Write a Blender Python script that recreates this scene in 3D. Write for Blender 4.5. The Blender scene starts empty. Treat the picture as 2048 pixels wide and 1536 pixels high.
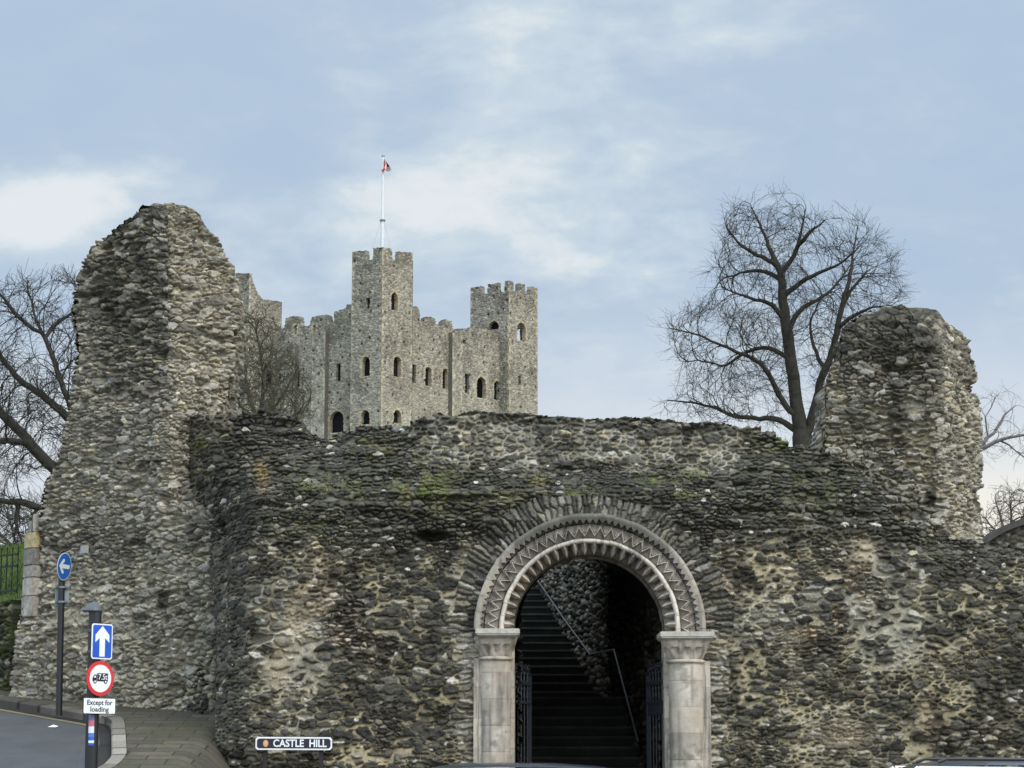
import bpy, bmesh, math, random
import numpy as np
from mathutils import Vector, Matrix
R = math.radians
sc = bpy.context.scene
COL = sc.collection

# ------------------------------------------------------------------ camera
F = 4380.0                      # focal length in photo pixels (2048 wide)
HZ = 1520.0                     # horizon row in the photo
CAMZ = 1.6
TH = math.atan((HZ - 768.0) / F)
cd = bpy.data.cameras.new("camera"); cam = bpy.data.objects.new("camera", cd); COL.objects.link(cam)
cam.location = (0, 0, CAMZ); cam.rotation_euler = (R(90) + TH, 0, 0)
cd.sensor_width = 36.0; cd.lens = 36.0 * F / 2048.0
cd.clip_start = 0.1; cd.clip_end = 5000
sc.camera = cam
_c, _s = math.cos(TH), math.sin(TH)
def P(px, py, Y):
    X = (px - 1024.0) / F; U = (768.0 - py) / F
    dy = _c - U * _s; dz = _s + U * _c
    t = Y / dy
    return Vector((X * t, Y, CAMZ + dz * t))
def proj(x, y, z):
    zz = z - CAMZ
    dep = y * _c + zz * _s; up = -y * _s + zz * _c
    return 1024.0 + F * x / dep, 768.0 - F * up / dep

# ------------------------------------------------------------------ view, world, sun
sc.view_settings.view_transform = 'Standard'; sc.view_settings.look = 'None'
sc.view_settings.exposure = 0.0; sc.view_settings.gamma = 1.0
sc.cycles.max_bounces = 6; sc.cycles.diffuse_bounces = 3
SUN_DIR = Vector((0.55, -0.62, 0.66)).normalized()
sd = bpy.data.lights.new("sun", 'SUN'); so = bpy.data.objects.new("sun", sd); COL.objects.link(so)
sd.energy = 2.0; sd.angle = R(32); sd.color = (1.0, 0.935, 0.835)
so.rotation_euler = (-SUN_DIR).to_track_quat('-Z', 'Y').to_euler()

W = bpy.data.worlds.new("World"); sc.world = W; W.use_nodes = True
def world():
    nt = W.node_tree; nt.nodes.clear(); N = nt.nodes.new; L = nt.links.new
    out = N('ShaderNodeOutputWorld'); bg = N('ShaderNodeBackground'); L(bg.outputs[0], out.inputs[0])
    tc = N('ShaderNodeTexCoord'); D = tc.outputs['Generated']
    def math_(op, a, b=None, c=None, clamp=False):
        n = N('ShaderNodeMath'); n.operation = op; n.use_clamp = clamp
        for k, v in enumerate((a, b, c)):
            if v is None: continue
            if isinstance(v, (int, float)): n.inputs[k].default_value = v
            else: L(v, n.inputs[k])
        return n.outputs[0]
    def sm(v, lo, hi):
        n = N('ShaderNodeMapRange'); n.interpolation_type = 'SMOOTHSTEP'
        L(v, n.inputs[0]); n.inputs[1].default_value = lo; n.inputs[2].default_value = hi
        return n.outputs[0]
    def mix(f, a, b, mode='MIX'):
        n = N('ShaderNodeMix'); n.data_type = 'RGBA'; n.blend_type = mode
        if isinstance(f, (int, float)): n.inputs[0].default_value = f
        else: L(f, n.inputs[0])
        for k, v in ((6, a), (7, b)):
            if isinstance(v, tuple): n.inputs[k].default_value = v + (1,) if len(v) == 3 else v
            else: L(v, n.inputs[k])
        return n.outputs[2]
    sep = N('ShaderNodeSeparateXYZ'); L(D, sep.inputs[0]); dx, dy, dz = sep.outputs
    # cloud deck coordinates: direction projected on a plane high above
    den = math_('ADD', math_('MAXIMUM', dz, 0.0), 0.42)
    cx = math_('DIVIDE', dx, den); cy = math_('DIVIDE', dy, den)
    cmb = N('ShaderNodeCombineXYZ'); L(cx, cmb.inputs[0]); L(cy, cmb.inputs[1])
    def noise(scale, det, rough, off, sx=1.0, sy=1.0, dist=0.0):
        mp = N('ShaderNodeMapping'); L(cmb.outputs[0], mp.inputs[0])
        mp.inputs['Location'].default_value = off; mp.inputs['Scale'].default_value = (sx, sy, 1)
        mp.inputs['Rotation'].default_value = (0, 0, R(18))
        n = N('ShaderNodeTexNoise'); L(mp.outputs[0], n.inputs[0])
        n.inputs['Scale'].default_value = scale; n.inputs['Detail'].default_value = det
        n.inputs['Roughness'].default_value = rough; n.inputs['Distortion'].default_value = dist
        return n.outputs[0]
    big = noise(3.6, 4, 0.5, (3.1, 0.7, 0), 1.0, 1.0, 0.35)
    med = noise(9.0, 7, 0.56, (7.3, 2.2, 0), 1.0, 1.2, 0.4)
    fine = noise(24.0, 6, 0.6, (1.3, 5.2, 0), 1.0, 1.3, 0.3)
    v = math_('ADD', math_('MULTIPLY', big, 0.50), math_('ADD', math_('MULTIPLY', med, 0.44), math_('MULTIPLY', fine, 0.22)))
    # blobs of brighter / bluer cloud at fixed directions in the sky
    def blob(px, py, rx, ry, amt):
        d = P(px, py, 1.0) - Vector((0, 0, CAMZ)); d.normalize()
        az = math.atan2(d.x, d.y); el = math.asin(d.z)
        a = math_('SUBTRACT', math_('ARCTAN2', dx, dy), az); e = math_('SUBTRACT', math_('ARCSINE', dz), el)
        q = math_('ADD', math_('POWER', math_('DIVIDE', math_('ABSOLUTE', a), rx / F), 2.0), math_('POWER', math_('DIVIDE', math_('ABSOLUTE', e), ry / F), 2.0))
        return math_('MULTIPLY', math_('EXPONENT', math_('MULTIPLY', q, -1.0)), amt)
    v0 = v
    for b in ((1180, 200, 360, 210, 0.04), (1230, 420, 300, 110, 0.03), (1500, 60, 200, 90, 0.05), (330, 60, 200, 60, 0.03), (620, 420, 240, 70, 0.07), (900, 380, 160, 80, 0.05), (1020, 70, 120, 80, 0.05),
              (1980, 330, 260, 380, -0.10), (400, 210, 380, 150, -0.07), (560, 330, 300, 60, -0.06), (60, 430, 150, 80, 0.30), (250, 370, 200, 60, 0.09)):
        v0 = math_('ADD', v0, blob(*b))
    cloud = sm(v0, 0.44, 0.78)
    ramp = N('ShaderNodeValToRGB'); L(cloud, ramp.inputs[0])
    e = ramp.color_ramp.elements
    e[0].position = 0.0; e[0].color = (0.455, 0.58, 0.74, 1); e[1].position = 1.0; e[1].color = (0.80, 0.845, 0.88, 1)
    for p_, c_ in ((0.30, (0.49, 0.605, 0.75, 1)), (0.52, (0.55, 0.655, 0.775, 1)), (0.74, (0.61, 0.715, 0.80, 1))):
        el_ = e.new(p_); el_.color = c_
    col = ramp.outputs[0]
    # paler and warmer low down
    low = math_('SUBTRACT', 1.0, sm(math_('ADD', dz, math_('MULTIPLY', math_('SUBTRACT', med, 0.5), 0.05)), 0.125, 0.215))
    col = mix(math_('MULTIPLY', low, 0.72), col, (0.80, 0.84, 0.88))
    warm = math_('MULTIPLY', math_('SUBTRACT', 1.0, sm(dz, 0.10, 0.15)), sm(math_('ARCTAN2', dx, dy), 0.08, 0.21))
    col = mix(math_('MULTIPLY', warm, 0.9), col, (1.0, 0.95, 0.84))
    # overcast zenith gain, plus a gain behind the viewer, both added to light the walls
    zen = math_('MULTIPLY', sm(dz, 0.36, 0.9), 1.5)
    rear = math_('MULTIPLY', math_('SUBTRACT', 1.0, sm(dy, -0.5, 0.6)), 1.15)
    gain = math_('ADD', 1.0, math_('ADD', zen, rear))
    gc = N('ShaderNodeCombineXYZ')
    for k in range(3): L(gain, gc.inputs[k])
    col = mix(1.0, col, gc.outputs[0], 'MULTIPLY')
    sky = N('ShaderNodeTexSky'); sky.sky_type = 'NISHITA'; sky.sun_disc = False
    sky.sun_elevation = math.asin(SUN_DIR.z); sky.sun_rotation = math.atan2(SUN_DIR.x, SUN_DIR.y)
    sky.air_density = 1.0; sky.dust_density = 2.0
    skyc = mix(1.0, sky.outputs[0], (0.05, 0.05, 0.05), 'MULTIPLY')
    col = mix(0.04, col, skyc)
    L(col, bg.inputs[0]); bg.inputs[1].default_value = 1.0
world()

# ------------------------------------------------------------------ helpers: objects
def tag(o, label=None, cat=None, group=None, kind=None):
    if label: o["label"] = label
    if cat: o["category"] = cat
    if group: o["group"] = group
    if kind: o["kind"] = kind
    return o
def empty(name, loc, label, cat, group=None):
    o = bpy.data.objects.new(name, None); COL.objects.link(o); o.location = loc
    o.empty_display_size = 0.2
    return tag(o, label, cat, group)
def link(name, me, material, parent=None):
    o = bpy.data.objects.new(name, me); COL.objects.link(o)
    if material is not None: me.materials.append(material)
    if parent is not None:
        o.parent = parent
        o.matrix_parent_inverse = Matrix.Translation(-parent.location) if parent.parent is None else Matrix.Identity(4)
        if parent.parent is not None: o.matrix_parent_inverse = Matrix.Identity(4)
    return o
# every mesh is written in world coordinates; children keep them through the parent inverse
def mesh_np(name, V, Q, material, parent=None, col=None, smooth=True, T=None):
    me = bpy.data.meshes.new(name)
    V = np.asarray(V, np.float32).reshape(-1, 3)
    polys = []
    nq = 0 if Q is None else len(Q); nt_ = 0 if T is None else len(T)
    me.vertices.add(len(V)); me.vertices.foreach_set("co", V.ravel())
    loops = np.concatenate([np.asarray(Q, np.int32).ravel() if nq else np.zeros(0, np.int32), np.asarray(T, np.int32).ravel() if nt_ else np.zeros(0, np.int32)])
    starts = np.concatenate([np.arange(nq) * 4, nq * 4 + np.arange(nt_) * 3]).astype(np.int32)
    tot = np.concatenate([np.full(nq, 4), np.full(nt_, 3)]).astype(np.int32)
    me.loops.add(len(loops)); me.loops.foreach_set("vertex_index", loops.astype(np.int32))
    me.polygons.add(nq + nt_); me.polygons.foreach_set("loop_start", starts); me.polygons.foreach_set("loop_total", tot)
    me.polygons.foreach_set("use_smooth", np.full(nq + nt_, smooth, bool))
    me.update(calc_edges=True)
    if col is not None:
        a = me.color_attributes.new("Col", 'FLOAT_COLOR', 'POINT')
        c = np.ones((len(V), 4), np.float32); c[:, :3] = np.asarray(col, np.float32).reshape(-1, 3)
        a.data.foreach_set("color", c.ravel())
    return link(name, me, material, parent)

class MB:
    """collects shapes into one mesh (world coordinates)"""
    def __init__(s): s.v = []; s.f = []
    def add(s, vs, fs):
        b = len(s.v); s.v += [tuple(v) for v in vs]; s.f += [tuple(b + i for i in f) for f in fs]; return s
    def box(s, c, d, rot=0.0, M=None):
        c = Vector(c); hx, hy, hz = d[0] / 2, d[1] / 2, d[2] / 2
        Rm = M if M is not None else Matrix.Rotation(rot, 3, 'Z')
        vs = [c + Rm @ Vector((x * hx, y * hy, z * hz)) for z in (-1, 1) for y in (-1, 1) for x in (-1, 1)]
        return s.add(vs, [(0, 2, 3, 1), (4, 5, 7, 6), (0, 1, 5, 4), (2, 6, 7, 3), (0, 4, 6, 2), (1, 3, 7, 5)])
    def tube(s, pts, r, n=8, r2=None, cap=True):
        pts = [Vector(p) for p in pts]; k = len(pts); vs = []; fs = []
        for i, p in enumerate(pts):
            t = (pts[min(i + 1, k - 1)] - pts[max(i - 1, 0)]).normalized()
            ref = Vector((0, 0, 1)) if abs(t.z) < 0.9 else Vector((1, 0, 0))
            a = t.cross(ref).normalized(); b = t.cross(a).normalized()
            rr = r if r2 is None else r + (r2 - r) * i / max(1, k - 1)
            for j in range(n):
                an = 2 * math.pi * j / n
                vs.append(p + a * math.cos(an) * rr + b * math.sin(an) * rr)
        for i in range(k - 1):
            for j in range(n):
                fs.append((i * n + j, i * n + (j + 1) % n, (i + 1) * n + (j + 1) % n, (i + 1) * n + j))
        if cap: fs.append(tuple(range(n - 1, -1, -1))); fs.append(tuple((k - 1) * n + j for j in range(n)))
        return s.add(vs, fs)
    def lathe(s, c, prof, n=24, M=None):
        vs = []; fs = []; c = Vector(c); M = M or Matrix.Identity(3)
        for (r, z) in prof:
            for j in range(n):
                a = 2 * math.pi * j / n
                vs.append(c + M @ Vector((r * math.cos(a), r * math.sin(a), z)))
        for i in range(len(prof) - 1):
            for j in range(n): fs.append((i * n + j, i * n + (j + 1) % n, (i + 1) * n + (j + 1) % n, (i + 1) * n + j))
        fs.append(tuple(range(n - 1, -1, -1))); fs.append(tuple((len(prof) - 1) * n + j for j in range(n)))
        return s.add(vs, fs)
    def prism(s, outline, o, ax, ay, an, depth):
        """outline of (a,b) in the plane o+a*ax+b*ay, extruded by depth along an"""
        n = len(outline); o = Vector(o)
        vs = [o + ax * a + ay * b for a, b in outline] + [o + ax * a + ay * b + an * depth for a, b in outline]
        fs = [tuple(range(n)), tuple(range(2 * n - 1, n - 1, -1))] + [(i, (i + 1) % n, n + (i + 1) % n, n + i) for i in range(n)]
        return s.add(vs, fs)
    def build(s, name, material, parent=None, smooth=False, bevel=0.0, seg=2):
        me = bpy.data.meshes.new(name); me.from_pydata(s.v, [], s.f); me.update()
        bm = bmesh.new(); bm.from_mesh(me); bmesh.ops.recalc_face_normals(bm, faces=bm.faces)
        if bevel > 0:
            es = [e for e in bm.edges if len(e.link_faces) == 2 and e.calc_face_angle(0) > R(35)]
            bmesh.ops.bevel(bm, geom=es, offset=bevel, segments=seg, affect='EDGES', clamp_overlap=True)
        bm.to_mesh(me); bm.free()
        if smooth:
            me.polygons.foreach_set("use_smooth", np.ones(len(me.polygons), bool))
            try: me.set_sharp_from_angle(angle=R(38))
            except Exception: pass
        return link(name, me, material, parent)

# ------------------------------------------------------------------ helpers: noise in numpy
def _h(i, j, s):
    i = i.astype(np.int64).astype(np.uint32); j = j.astype(np.int64).astype(np.uint32)
    h = i * np.uint32(374761393) + j * np.uint32(668265263) + np.uint32((s * 2246822519 + 12345) & 0xffffffff)
    h = (h ^ (h >> np.uint32(13))) * np.uint32(1274126177)
    h = (h ^ (h >> np.uint32(16))) * np.uint32(2654435761)
    h = h ^ (h >> np.uint32(15))
    return (h.astype(np.float64) / 4294967296.0).astype(np.float32)
def vn(x, y, s):
    i = np.floor(x); j = np.floor(y); fx = x - i; fy = y - j
    fx = fx * fx * (3 - 2 * fx); fy = fy * fy * (3 - 2 * fy)
    a = _h(i, j, s); b = _h(i + 1, j, s); c = _h(i, j + 1, s); d = _h(i + 1, j + 1, s)
    return (a + (b - a) * fx) * (1 - fy) + (c + (d - c) * fx) * fy
def fbm(x, y, s, o=4, g=0.5):
    v = 0; a = 1.0; t = 0
    for k in range(o):
        v = v + a * vn(x * 2 ** k + 17.3 * k, y * 2 ** k + 9.1 * k, s + k); t += a; a *= g
    return v / t
def ss(v, a, b):
    t = np.clip((v - a) / (b - a), 0, 1); return t * t * (3 - 2 * t)
def lerp(a, b, t): return a + (b - a) * t
def mixc(a, b, t):
    a = np.asarray(a, np.float32); b = np.asarray(b, np.float32); return a + (b - a) * t[..., None]
def gau(px, py, cx, cy, rx, ry): return np.exp(-((px - cx) / rx) ** 2 - ((py - cy) / ry) ** 2)

def stones(u, v, cw, ch, seed, jit=0.75, wv=0.22):
    """rubble cells: distance to the joint in metres, per-stone randoms, position within the stone, stone centre"""
    U = u / cw; Vv = v / ch
    j0 = np.floor(Vv)
    best = np.full(u.shape, 1e9, np.float32); bi = np.zeros_like(best); bj = np.zeros_like(best); bx = np.zeros_like(best); by = np.zeros_like(best); bw = np.zeros_like(best)
    def cell(dj, di):
        r = j0 + dj; off = _h(r, r * 0 + 7, seed) * 3.0
        i = np.floor(U + off) + di
        cx = i + 0.5 + jit * (_h(i, r, seed + 1) - 0.5) - off
        cy = r + 0.5 + jit * (_h(i, r, seed + 2) - 0.5)
        w = wv * (_h(i, r, seed + 3) - 0.5)
        return i, r, cx, cy, w, (U - cx) ** 2 + (Vv - cy) ** 2 - w
    for dj in (-1, 0, 1):
        for di in (-1, 0, 1):
            i, r, cx, cy, w, D = cell(dj, di)
            m = D < best
            best = np.where(m, D, best); bi = np.where(m, i, bi); bj = np.where(m, r, bj); bx = np.where(m, cx, bx); by = np.where(m, cy, by)
    ed = np.full(u.shape, 9.0, np.float32)
    for dj in (-1, 0, 1):
        for di in (-1, 0, 1):
            i, r, cx, cy, w, D = cell(dj, di)
            same = (i == bi) & (r == bj)
            L_ = np.sqrt((cx - bx) ** 2 + (cy - by) ** 2) + 1e-4
            e = (D - best) / (2 * L_)
            # metric distance: scale by direction
            nx = np.abs(cx - bx) / L_; k = cw * nx + ch * (1 - nx)
            ed = np.where(same, ed, np.minimum(ed, e * k))
    rn = [_h(bi, bj, seed + 10 + k) for k in range(5)]
    return np.maximum(ed, 0), rn, U - bx, Vv - by, bx * cw, by * ch

def grid_quads(nv, nu):
    a = np.arange(nv * nu).reshape(nv, nu)
    return np.stack([a[:-1, :-1], a[:-1, 1:], a[1:, 1:], a[1:, :-1]], -1)
def grid_normals(G):
    du = np.gradient(G, axis=1); dv = np.gradient(G, axis=0)
    n = np.cross(du, dv); return n / (np.linalg.norm(n, axis=-1, keepdims=True) + 1e-9)
def boundary_strip(keep, G, C, off, ends=True):
    """walls that give a cut sheet its thickness: every edge between a kept and a cut cell is swept by off"""
    nv, nu = G.shape[:2]; idx = np.arange(nv * nu).reshape(nv, nu); E = []
    k = np.zeros((nv + 1, nu + 1), bool); k[1:nv, 1:nu] = keep
    if not ends: k[:, 0] = k[:, 1]; k[:, nu] = k[:, nu - 1]
    d = k[1:nv, :-1] != k[1:nv, 1:]          # vertical edges (nv-1, nu)
    j, i = np.nonzero(d); E.append(np.stack([idx[j, i], idx[j + 1, i]], -1))
    d = k[:-1, 1:nu] != k[1:, 1:nu]          # horizontal edges (nv, nu-1)
    j, i = np.nonzero(d); E.append(np.stack([idx[j, i], idx[j, i + 1]], -1))
    E = np.concatenate(E); Gf = G.reshape(-1, 3); Cf = C.reshape(-1, 3); n = len(E)
    a, b = Gf[E[:, 0]], Gf[E[:, 1]]
    off = np.asarray(off, np.float32)
    V = np.concatenate([a, b, b + off, a + off]); Cc = np.concatenate([Cf[E[:, 0]], Cf[E[:, 1]], Cf[E[:, 1]], Cf[E[:, 0]]])
    q = np.arange(n); Q = np.stack([q, q + n, q + 2 * n, q + 3 * n], -1)
    return V, Q, Cc
def sheet(name, G, C, keep, off, material, parent=None, ends=True):
    nv, nu = G.shape[:2]; Q = grid_quads(nv, nu)[keep]
    used = np.zeros(nv * nu, bool); used[Q.ravel()] = True
    remap = np.cumsum(used) - 1
    V = G.reshape(-1, 3)[used]; Cc = C.reshape(-1, 3)[used]; Q = remap[Q]
    if off is not None:
        V2, Q2, C2 = boundary_strip(keep, G, C, off, ends)
        Q = np.concatenate([Q, Q2 + len(V)]); V = np.concatenate([V, V2]); Cc = np.concatenate([Cc, C2])
    return mesh_np(name, V, Q, material, parent, Cc)

# ------------------------------------------------------------------ materials
def mat(name, color=None, rough=0.8, spec=0.3, metal=0.0, var=0.0, vscale=8.0, bump=0.0, bscale=40.0, attr=False, var2=0.0, v2scale=1.0, coat=0.0, emit=None):
    m = bpy.data.materials.new(name); m.use_nodes = True; nt = m.node_tree; N = nt.nodes.new; L = nt.links.new
    b = nt.nodes['Principled BSDF']
    b.inputs['Roughness'].default_value = rough; b.inputs['Specular IOR Level'].default_value = spec; b.inputs['Metallic'].default_value = metal
    if coat: b.inputs['Coat Weight'].default_value = coat; b.inputs['Coat Roughness'].default_value = 0.05
    tc = N('ShaderNodeTexCoord'); geo = N('ShaderNodeNewGeometry'); pos = geo.outputs['Position']
    if attr:
        a = N('ShaderNodeAttribute'); a.attribute_name = "Col"; c = a.outputs['Color']
    else:
        rgb = N('ShaderNodeRGB'); rgb.outputs[0].default_value = tuple(color) + (1,); c = rgb.outputs[0]
    for amt, scl in ((var, vscale), (var2, v2scale)):
        if amt <= 0: continue
        n = N('ShaderNodeTexNoise'); L(pos, n.inputs[0]); n.inputs['Scale'].default_value = scl; n.inputs['Detail'].default_value = 5; n.inputs['Roughness'].default_value = 0.65
        mr = N('ShaderNodeMapRange'); L(n.outputs[0], mr.inputs[0]); mr.inputs[1].default_value = 0.25; mr.inputs[2].default_value = 0.75
        mr.inputs[3].default_value = 1 - amt; mr.inputs[4].default_value = 1 + amt
        mx = N('ShaderNodeVectorMath'); mx.operation = 'SCALE'; L(c, mx.inputs[0]); L(mr.outputs[0], mx.inputs['Scale']); c = mx.outputs[0]
    L(c, b.inputs['Base Color'])
    if bump > 0:
        n = N('ShaderNodeTexNoise'); L(pos, n.inputs[0]); n.inputs['Scale'].default_value = bscale; n.inputs['Detail'].default_value = 4
        bp = N('ShaderNodeBump'); bp.inputs['Strength'].default_value = 1.0; bp.inputs['Distance'].default_value = bump; L(n.outputs[0], bp.inputs['Height']); L(bp.outputs[0], b.inputs['Normal'])
    if emit: b.inputs['Emission Color'].default_value = emit + (1,); b.inputs['Emission Strength'].default_value = 1
    return m
M_STONE = mat("rubble_stone", attr=True, rough=0.95, spec=0.12, var=0.30, vscale=38, bump=0.012, bscale=55, var2=0.14, v2scale=7)
M_KEEP = mat("keep_stone", attr=True, rough=0.95, spec=0.1, var=0.22, vscale=3.2, bump=0.03, bscale=6)
M_DRESSED = mat("dressed_stone", attr=True, rough=0.85, spec=0.2, var=0.12, vscale=26, bump=0.003, bscale=90, var2=0.16, v2scale=4)
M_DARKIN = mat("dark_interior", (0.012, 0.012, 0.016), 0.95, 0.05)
M_STEP = mat("worn_step", (0.040, 0.042, 0.034), 0.9, 0.15, var=0.4, vscale=5, bump=0.006, bscale=30)
M_TUNNEL = mat("tunnel_stone", attr=True, rough=0.95, spec=0.05, var=0.3, vscale=30, bump=0.01, bscale=50)
M_IRON = mat("blue_black_iron", (0.028, 0.034, 0.042), 0.5, 0.5, var=0.2, vscale=30)
M_FENCE = mat("dark_green_iron", (0.012, 0.018, 0.012), 0.5, 0.4)
M_RAIL = mat("handrail_steel", (0.11, 0.11, 0.11), 0.45, 0.5, metal=0.3)
M_BLACK = mat("black_paint", (0.012, 0.012, 0.014), 0.38, 0.5, var=0.15, vscale=20)
M_BARK = mat("bark", (0.046, 0.042, 0.035), 0.95, 0.1, var=0.35, vscale=6, bump=0.02, bscale=14, var2=0.2, v2scale=1.2)
M_BARK2 = mat("brown_bark", (0.058, 0.049, 0.036), 0.95, 0.1, var=0.3, vscale=6, var2=0.2, v2scale=1.2)
M_FAR = mat("pale_far_bark", (0.15, 0.135, 0.13), 0.95, 0.1, var=0.2, vscale=3)
M_GRASS = mat("grass", (0.075, 0.105, 0.030), 0.95, 0.1, var=0.35, vscale=9, bump=0.03, bscale=22, var2=0.25, v2scale=1.5)
M_ROAD = mat("asphalt", (0.072, 0.072, 0.073), 0.9, 0.35, var=0.30, vscale=55, bump=0.006, bscale=120, var2=0.22, v2scale=1.3)
M_YEL = mat("faded_yellow_line", (0.20, 0.165, 0.085), 0.85, 0.2, var=0.35, vscale=14)
M_KERB = mat("kerb_stone", attr=True, rough=0.9, spec=0.2, var=0.22, vscale=22, bump=0.005, bscale=60)
M_WHITE = mat("sign_white", (0.76, 0.77, 0.77), 0.45, 0.4, var=0.10, vscale=7, var2=.06, v2scale=30)
M_BLUE = mat("sign_blue", (0.012, 0.085, 0.46), 0.4, 0.4, var=0.16, vscale=7)
M_BLUE2 = mat("sign_blue_worn", (0.014, 0.105, 0.38), 0.45, 0.4, var=0.18, vscale=10)
M_RED = mat("sign_red", (0.58, 0.03, 0.035), 0.4, 0.4, var=0.14, vscale=10)
M_INK = mat("sign_black", (0.012, 0.012, 0.018), 0.4, 0.4)
M_GREYPL = mat("sign_back_grey", (0.24, 0.28, 0.28), 0.5, 0.4, var=0.08, vscale=12)
M_PLATE = mat("name_plate_black", (0.012, 0.011, 0.022), 0.35, 0.5)
M_POSTBR = mat("dark_brown_post", (0.030, 0.022, 0.022), 0.7, 0.3, var=0.2, vscale=20)
M_ORANGE = mat("emblem_orange", (0.62, 0.30, 0.13), 0.5, 0.3)
M_POLE = mat("flagpole_white", (0.60, 0.62, 0.64), 0.45, 0.4, var=0.05, vscale=1)

# ------------------------------------------------------------------ ground
GY = np.array([-400, 20, 24, 30, 34, 37, 40, 60, 150, 240, 420, 900, 4000], float)
GZ = np.array([0, 0, 0.1, 1.49, 2.13, 2.61, 3.05, 5.2, 13.0, 14.0, 9.0, 0.0, -4.0], float)
def ground_z(x, y):
    x = np.asarray(x, float); y = np.asarray(y, float)
    z = np.interp(y, GY, GZ)
    m = 1 - 0.62 * ss(x, -4.55, -3.2) * (1 - ss(y, 40, 60))
    return z * m
def ray_ground(px, py, lift=0.0):
    lo, hi = 22.0, 60.0
    for _ in range(50):
        mid = (lo + hi) / 2; p = P(px, py, mid)
        if p.z > ground_z(p.x, mid) + lift: lo = mid
        else: hi = mid
    return P(px, py, (lo + hi) / 2)

def structure(o): return tag(o, kind="structure")
def terrain():
    xs = np.concatenate([np.linspace(-2500, -80, 25), np.linspace(-70, 70, 141), np.linspace(80, 2500, 25)])
    ys = np.concatenate([np.linspace(-300, 0, 16), np.linspace(1, 70, 140), np.linspace(75, 500, 80), np.linspace(550, 3500, 20)])
    X, Y = np.meshgrid(xs, ys)
    Z = ground_z(X, Y) - 0.06 + 0.6 * (fbm(X / 40, Y / 40, 5) - 0.5) * ss(Y, 60, 110)
    G = np.stack([X, Y, Z], -1)
    structure(mesh_np("ground", G, grid_quads(*X.shape).reshape(-1, 4), M_GRASS))
    xs = np.linspace(-60, 60, 481); ys = np.linspace(-25, 39.5, 260)
    X, Y = np.meshgrid(xs, ys); G = np.stack([X, Y, ground_z(X, Y)], -1)
    structure(mesh_np("road", G, grid_quads(*X.shape).reshape(-1, 4), M_ROAD))
terrain()

def resample(pts, n):
    pts = np.asarray(pts, float); d = np.concatenate([[0], np.cumsum(np.linalg.norm(np.diff(pts, axis=0), axis=1))])
    t = np.linspace(0, d[-1], n); return np.stack([np.interp(t, d, pts[:, k]) for k in range(pts.shape[1])], -1), t
def smooth_poly(pts, it=3):
    p = np.asarray(pts, float)
    for _ in range(it):
        q = [p[0]]
        for a, b in zip(p[:-1], p[1:]): q += [0.75 * a + 0.25 * b, 0.25 * a + 0.75 * b]
        q.append(p[-1]); p = np.array(q)
    return p
def street():
    k = [ray_ground(*q)[:2] for q in ((-160, 1384), (0, 1412), (90, 1428), (160, 1440), (200, 1447), (214, 1450), (221, 1456), (222.5, 1468), (223, 1500), (223, 1536))]
    k += [(-5.60, 29.2), (-5.95, 28.4), (-6.0, 27.3), (-5.2, 26.7), (0, 26.4), (20, 26.4)]
    K, arc = resample(smooth_poly(k, 2), 520)
    wl, _ = resample([(-13.5, 41.0), (-9.0, 38.3), (-4.6, 35.2), (-4.0, 33.4), (-3.6, 32.6), (20, 32.6)], 520)
    T = np.gradient(K, axis=0); T /= np.linalg.norm(T, axis=1, keepdims=True); Nn = np.stack([-T[:, 1], T[:, 0]], -1)
    # kerb: a real step of 0.12 m
    w = 0.21; cross = [(0, -0.03), (0.0, 0.10), (0.02, 0.12), (w - 0.012, 0.12), (w, 0.10)]
    G = np.zeros((520, 5, 3)); C = np.zeros((520, 5, 3))
    n_id = np.floor(arc / 0.62); fr = arc / 0.62 - n_id; joint = (np.minimum(fr, 1 - fr) * 0.62 < 0.022)
    base = np.array([0.245, 0.215, 0.178])
    for q, (o, h) in enumerate(cross):
        xy = K + Nn * o; G[:, q, :2] = xy; G[:, q, 2] = ground_z(xy[:, 0], xy[:, 1]) + h
    rr = _h(n_id, n_id * 0, 3)
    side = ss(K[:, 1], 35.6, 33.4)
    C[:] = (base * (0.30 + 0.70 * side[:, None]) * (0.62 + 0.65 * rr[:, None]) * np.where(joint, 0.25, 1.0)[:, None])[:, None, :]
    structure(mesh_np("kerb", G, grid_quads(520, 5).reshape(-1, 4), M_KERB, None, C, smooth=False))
    # pavement between the kerb and the walls
    A = K + Nn * (w + 0.002); nn = 60
    t = np.linspace(0, 1, nn)[None, :, None]
    XY = A[:, None, :] * (1 - t) + wl[:, None, :] * t
    z = ground_z(XY[..., 0], XY[..., 1]) + 0.115
    structure(mesh_np("pavement", np.concatenate([XY, z[..., None]], -1), grid_quads(520, nn).reshape(-1, 4), M_PAVE))
    G = np.zeros((520, 3, 3)); C = np.zeros((520, 3, 3))
    for q, o in enumerate((0.0, -0.10, -0.17)):
        xy = K + Nn * (o + .03 * (fbm(arc * 1.5, arc * 0, 61, 3) - .5) * (q > 0) if False else o + .05 * (fbm(arc * 1.5, arc * 0, 61, 3) - .5)[:, None] * (q > 0)); G[:, q, :2] = xy; G[:, q, 2] = ground_z(xy[:, 0], xy[:, 1]) + 0.004; C[:, q] = np.array([.028, .026, .022]) * (.6 + .9 * fbm(arc * 3, arc * 0, 62, 4))[:, None]
    structure(mesh_np('gutter', G, grid_quads(520, 3).reshape(-1, 4), M_KERB, None, C))
    # faded yellow line along the gutter
    G = np.zeros((520, 2, 3))
    for q, o in enumerate((-0.20, -0.30)):
        xy = K + Nn * o; G[:, q, :2] = xy; G[:, q, 2] = ground_z(xy[:, 0], xy[:, 1]) + 0.006
    structure(mesh_np("yellow_line", G[:470], grid_quads(470, 2).reshape(-1, 4), M_YEL))
    return K, Nn
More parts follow.
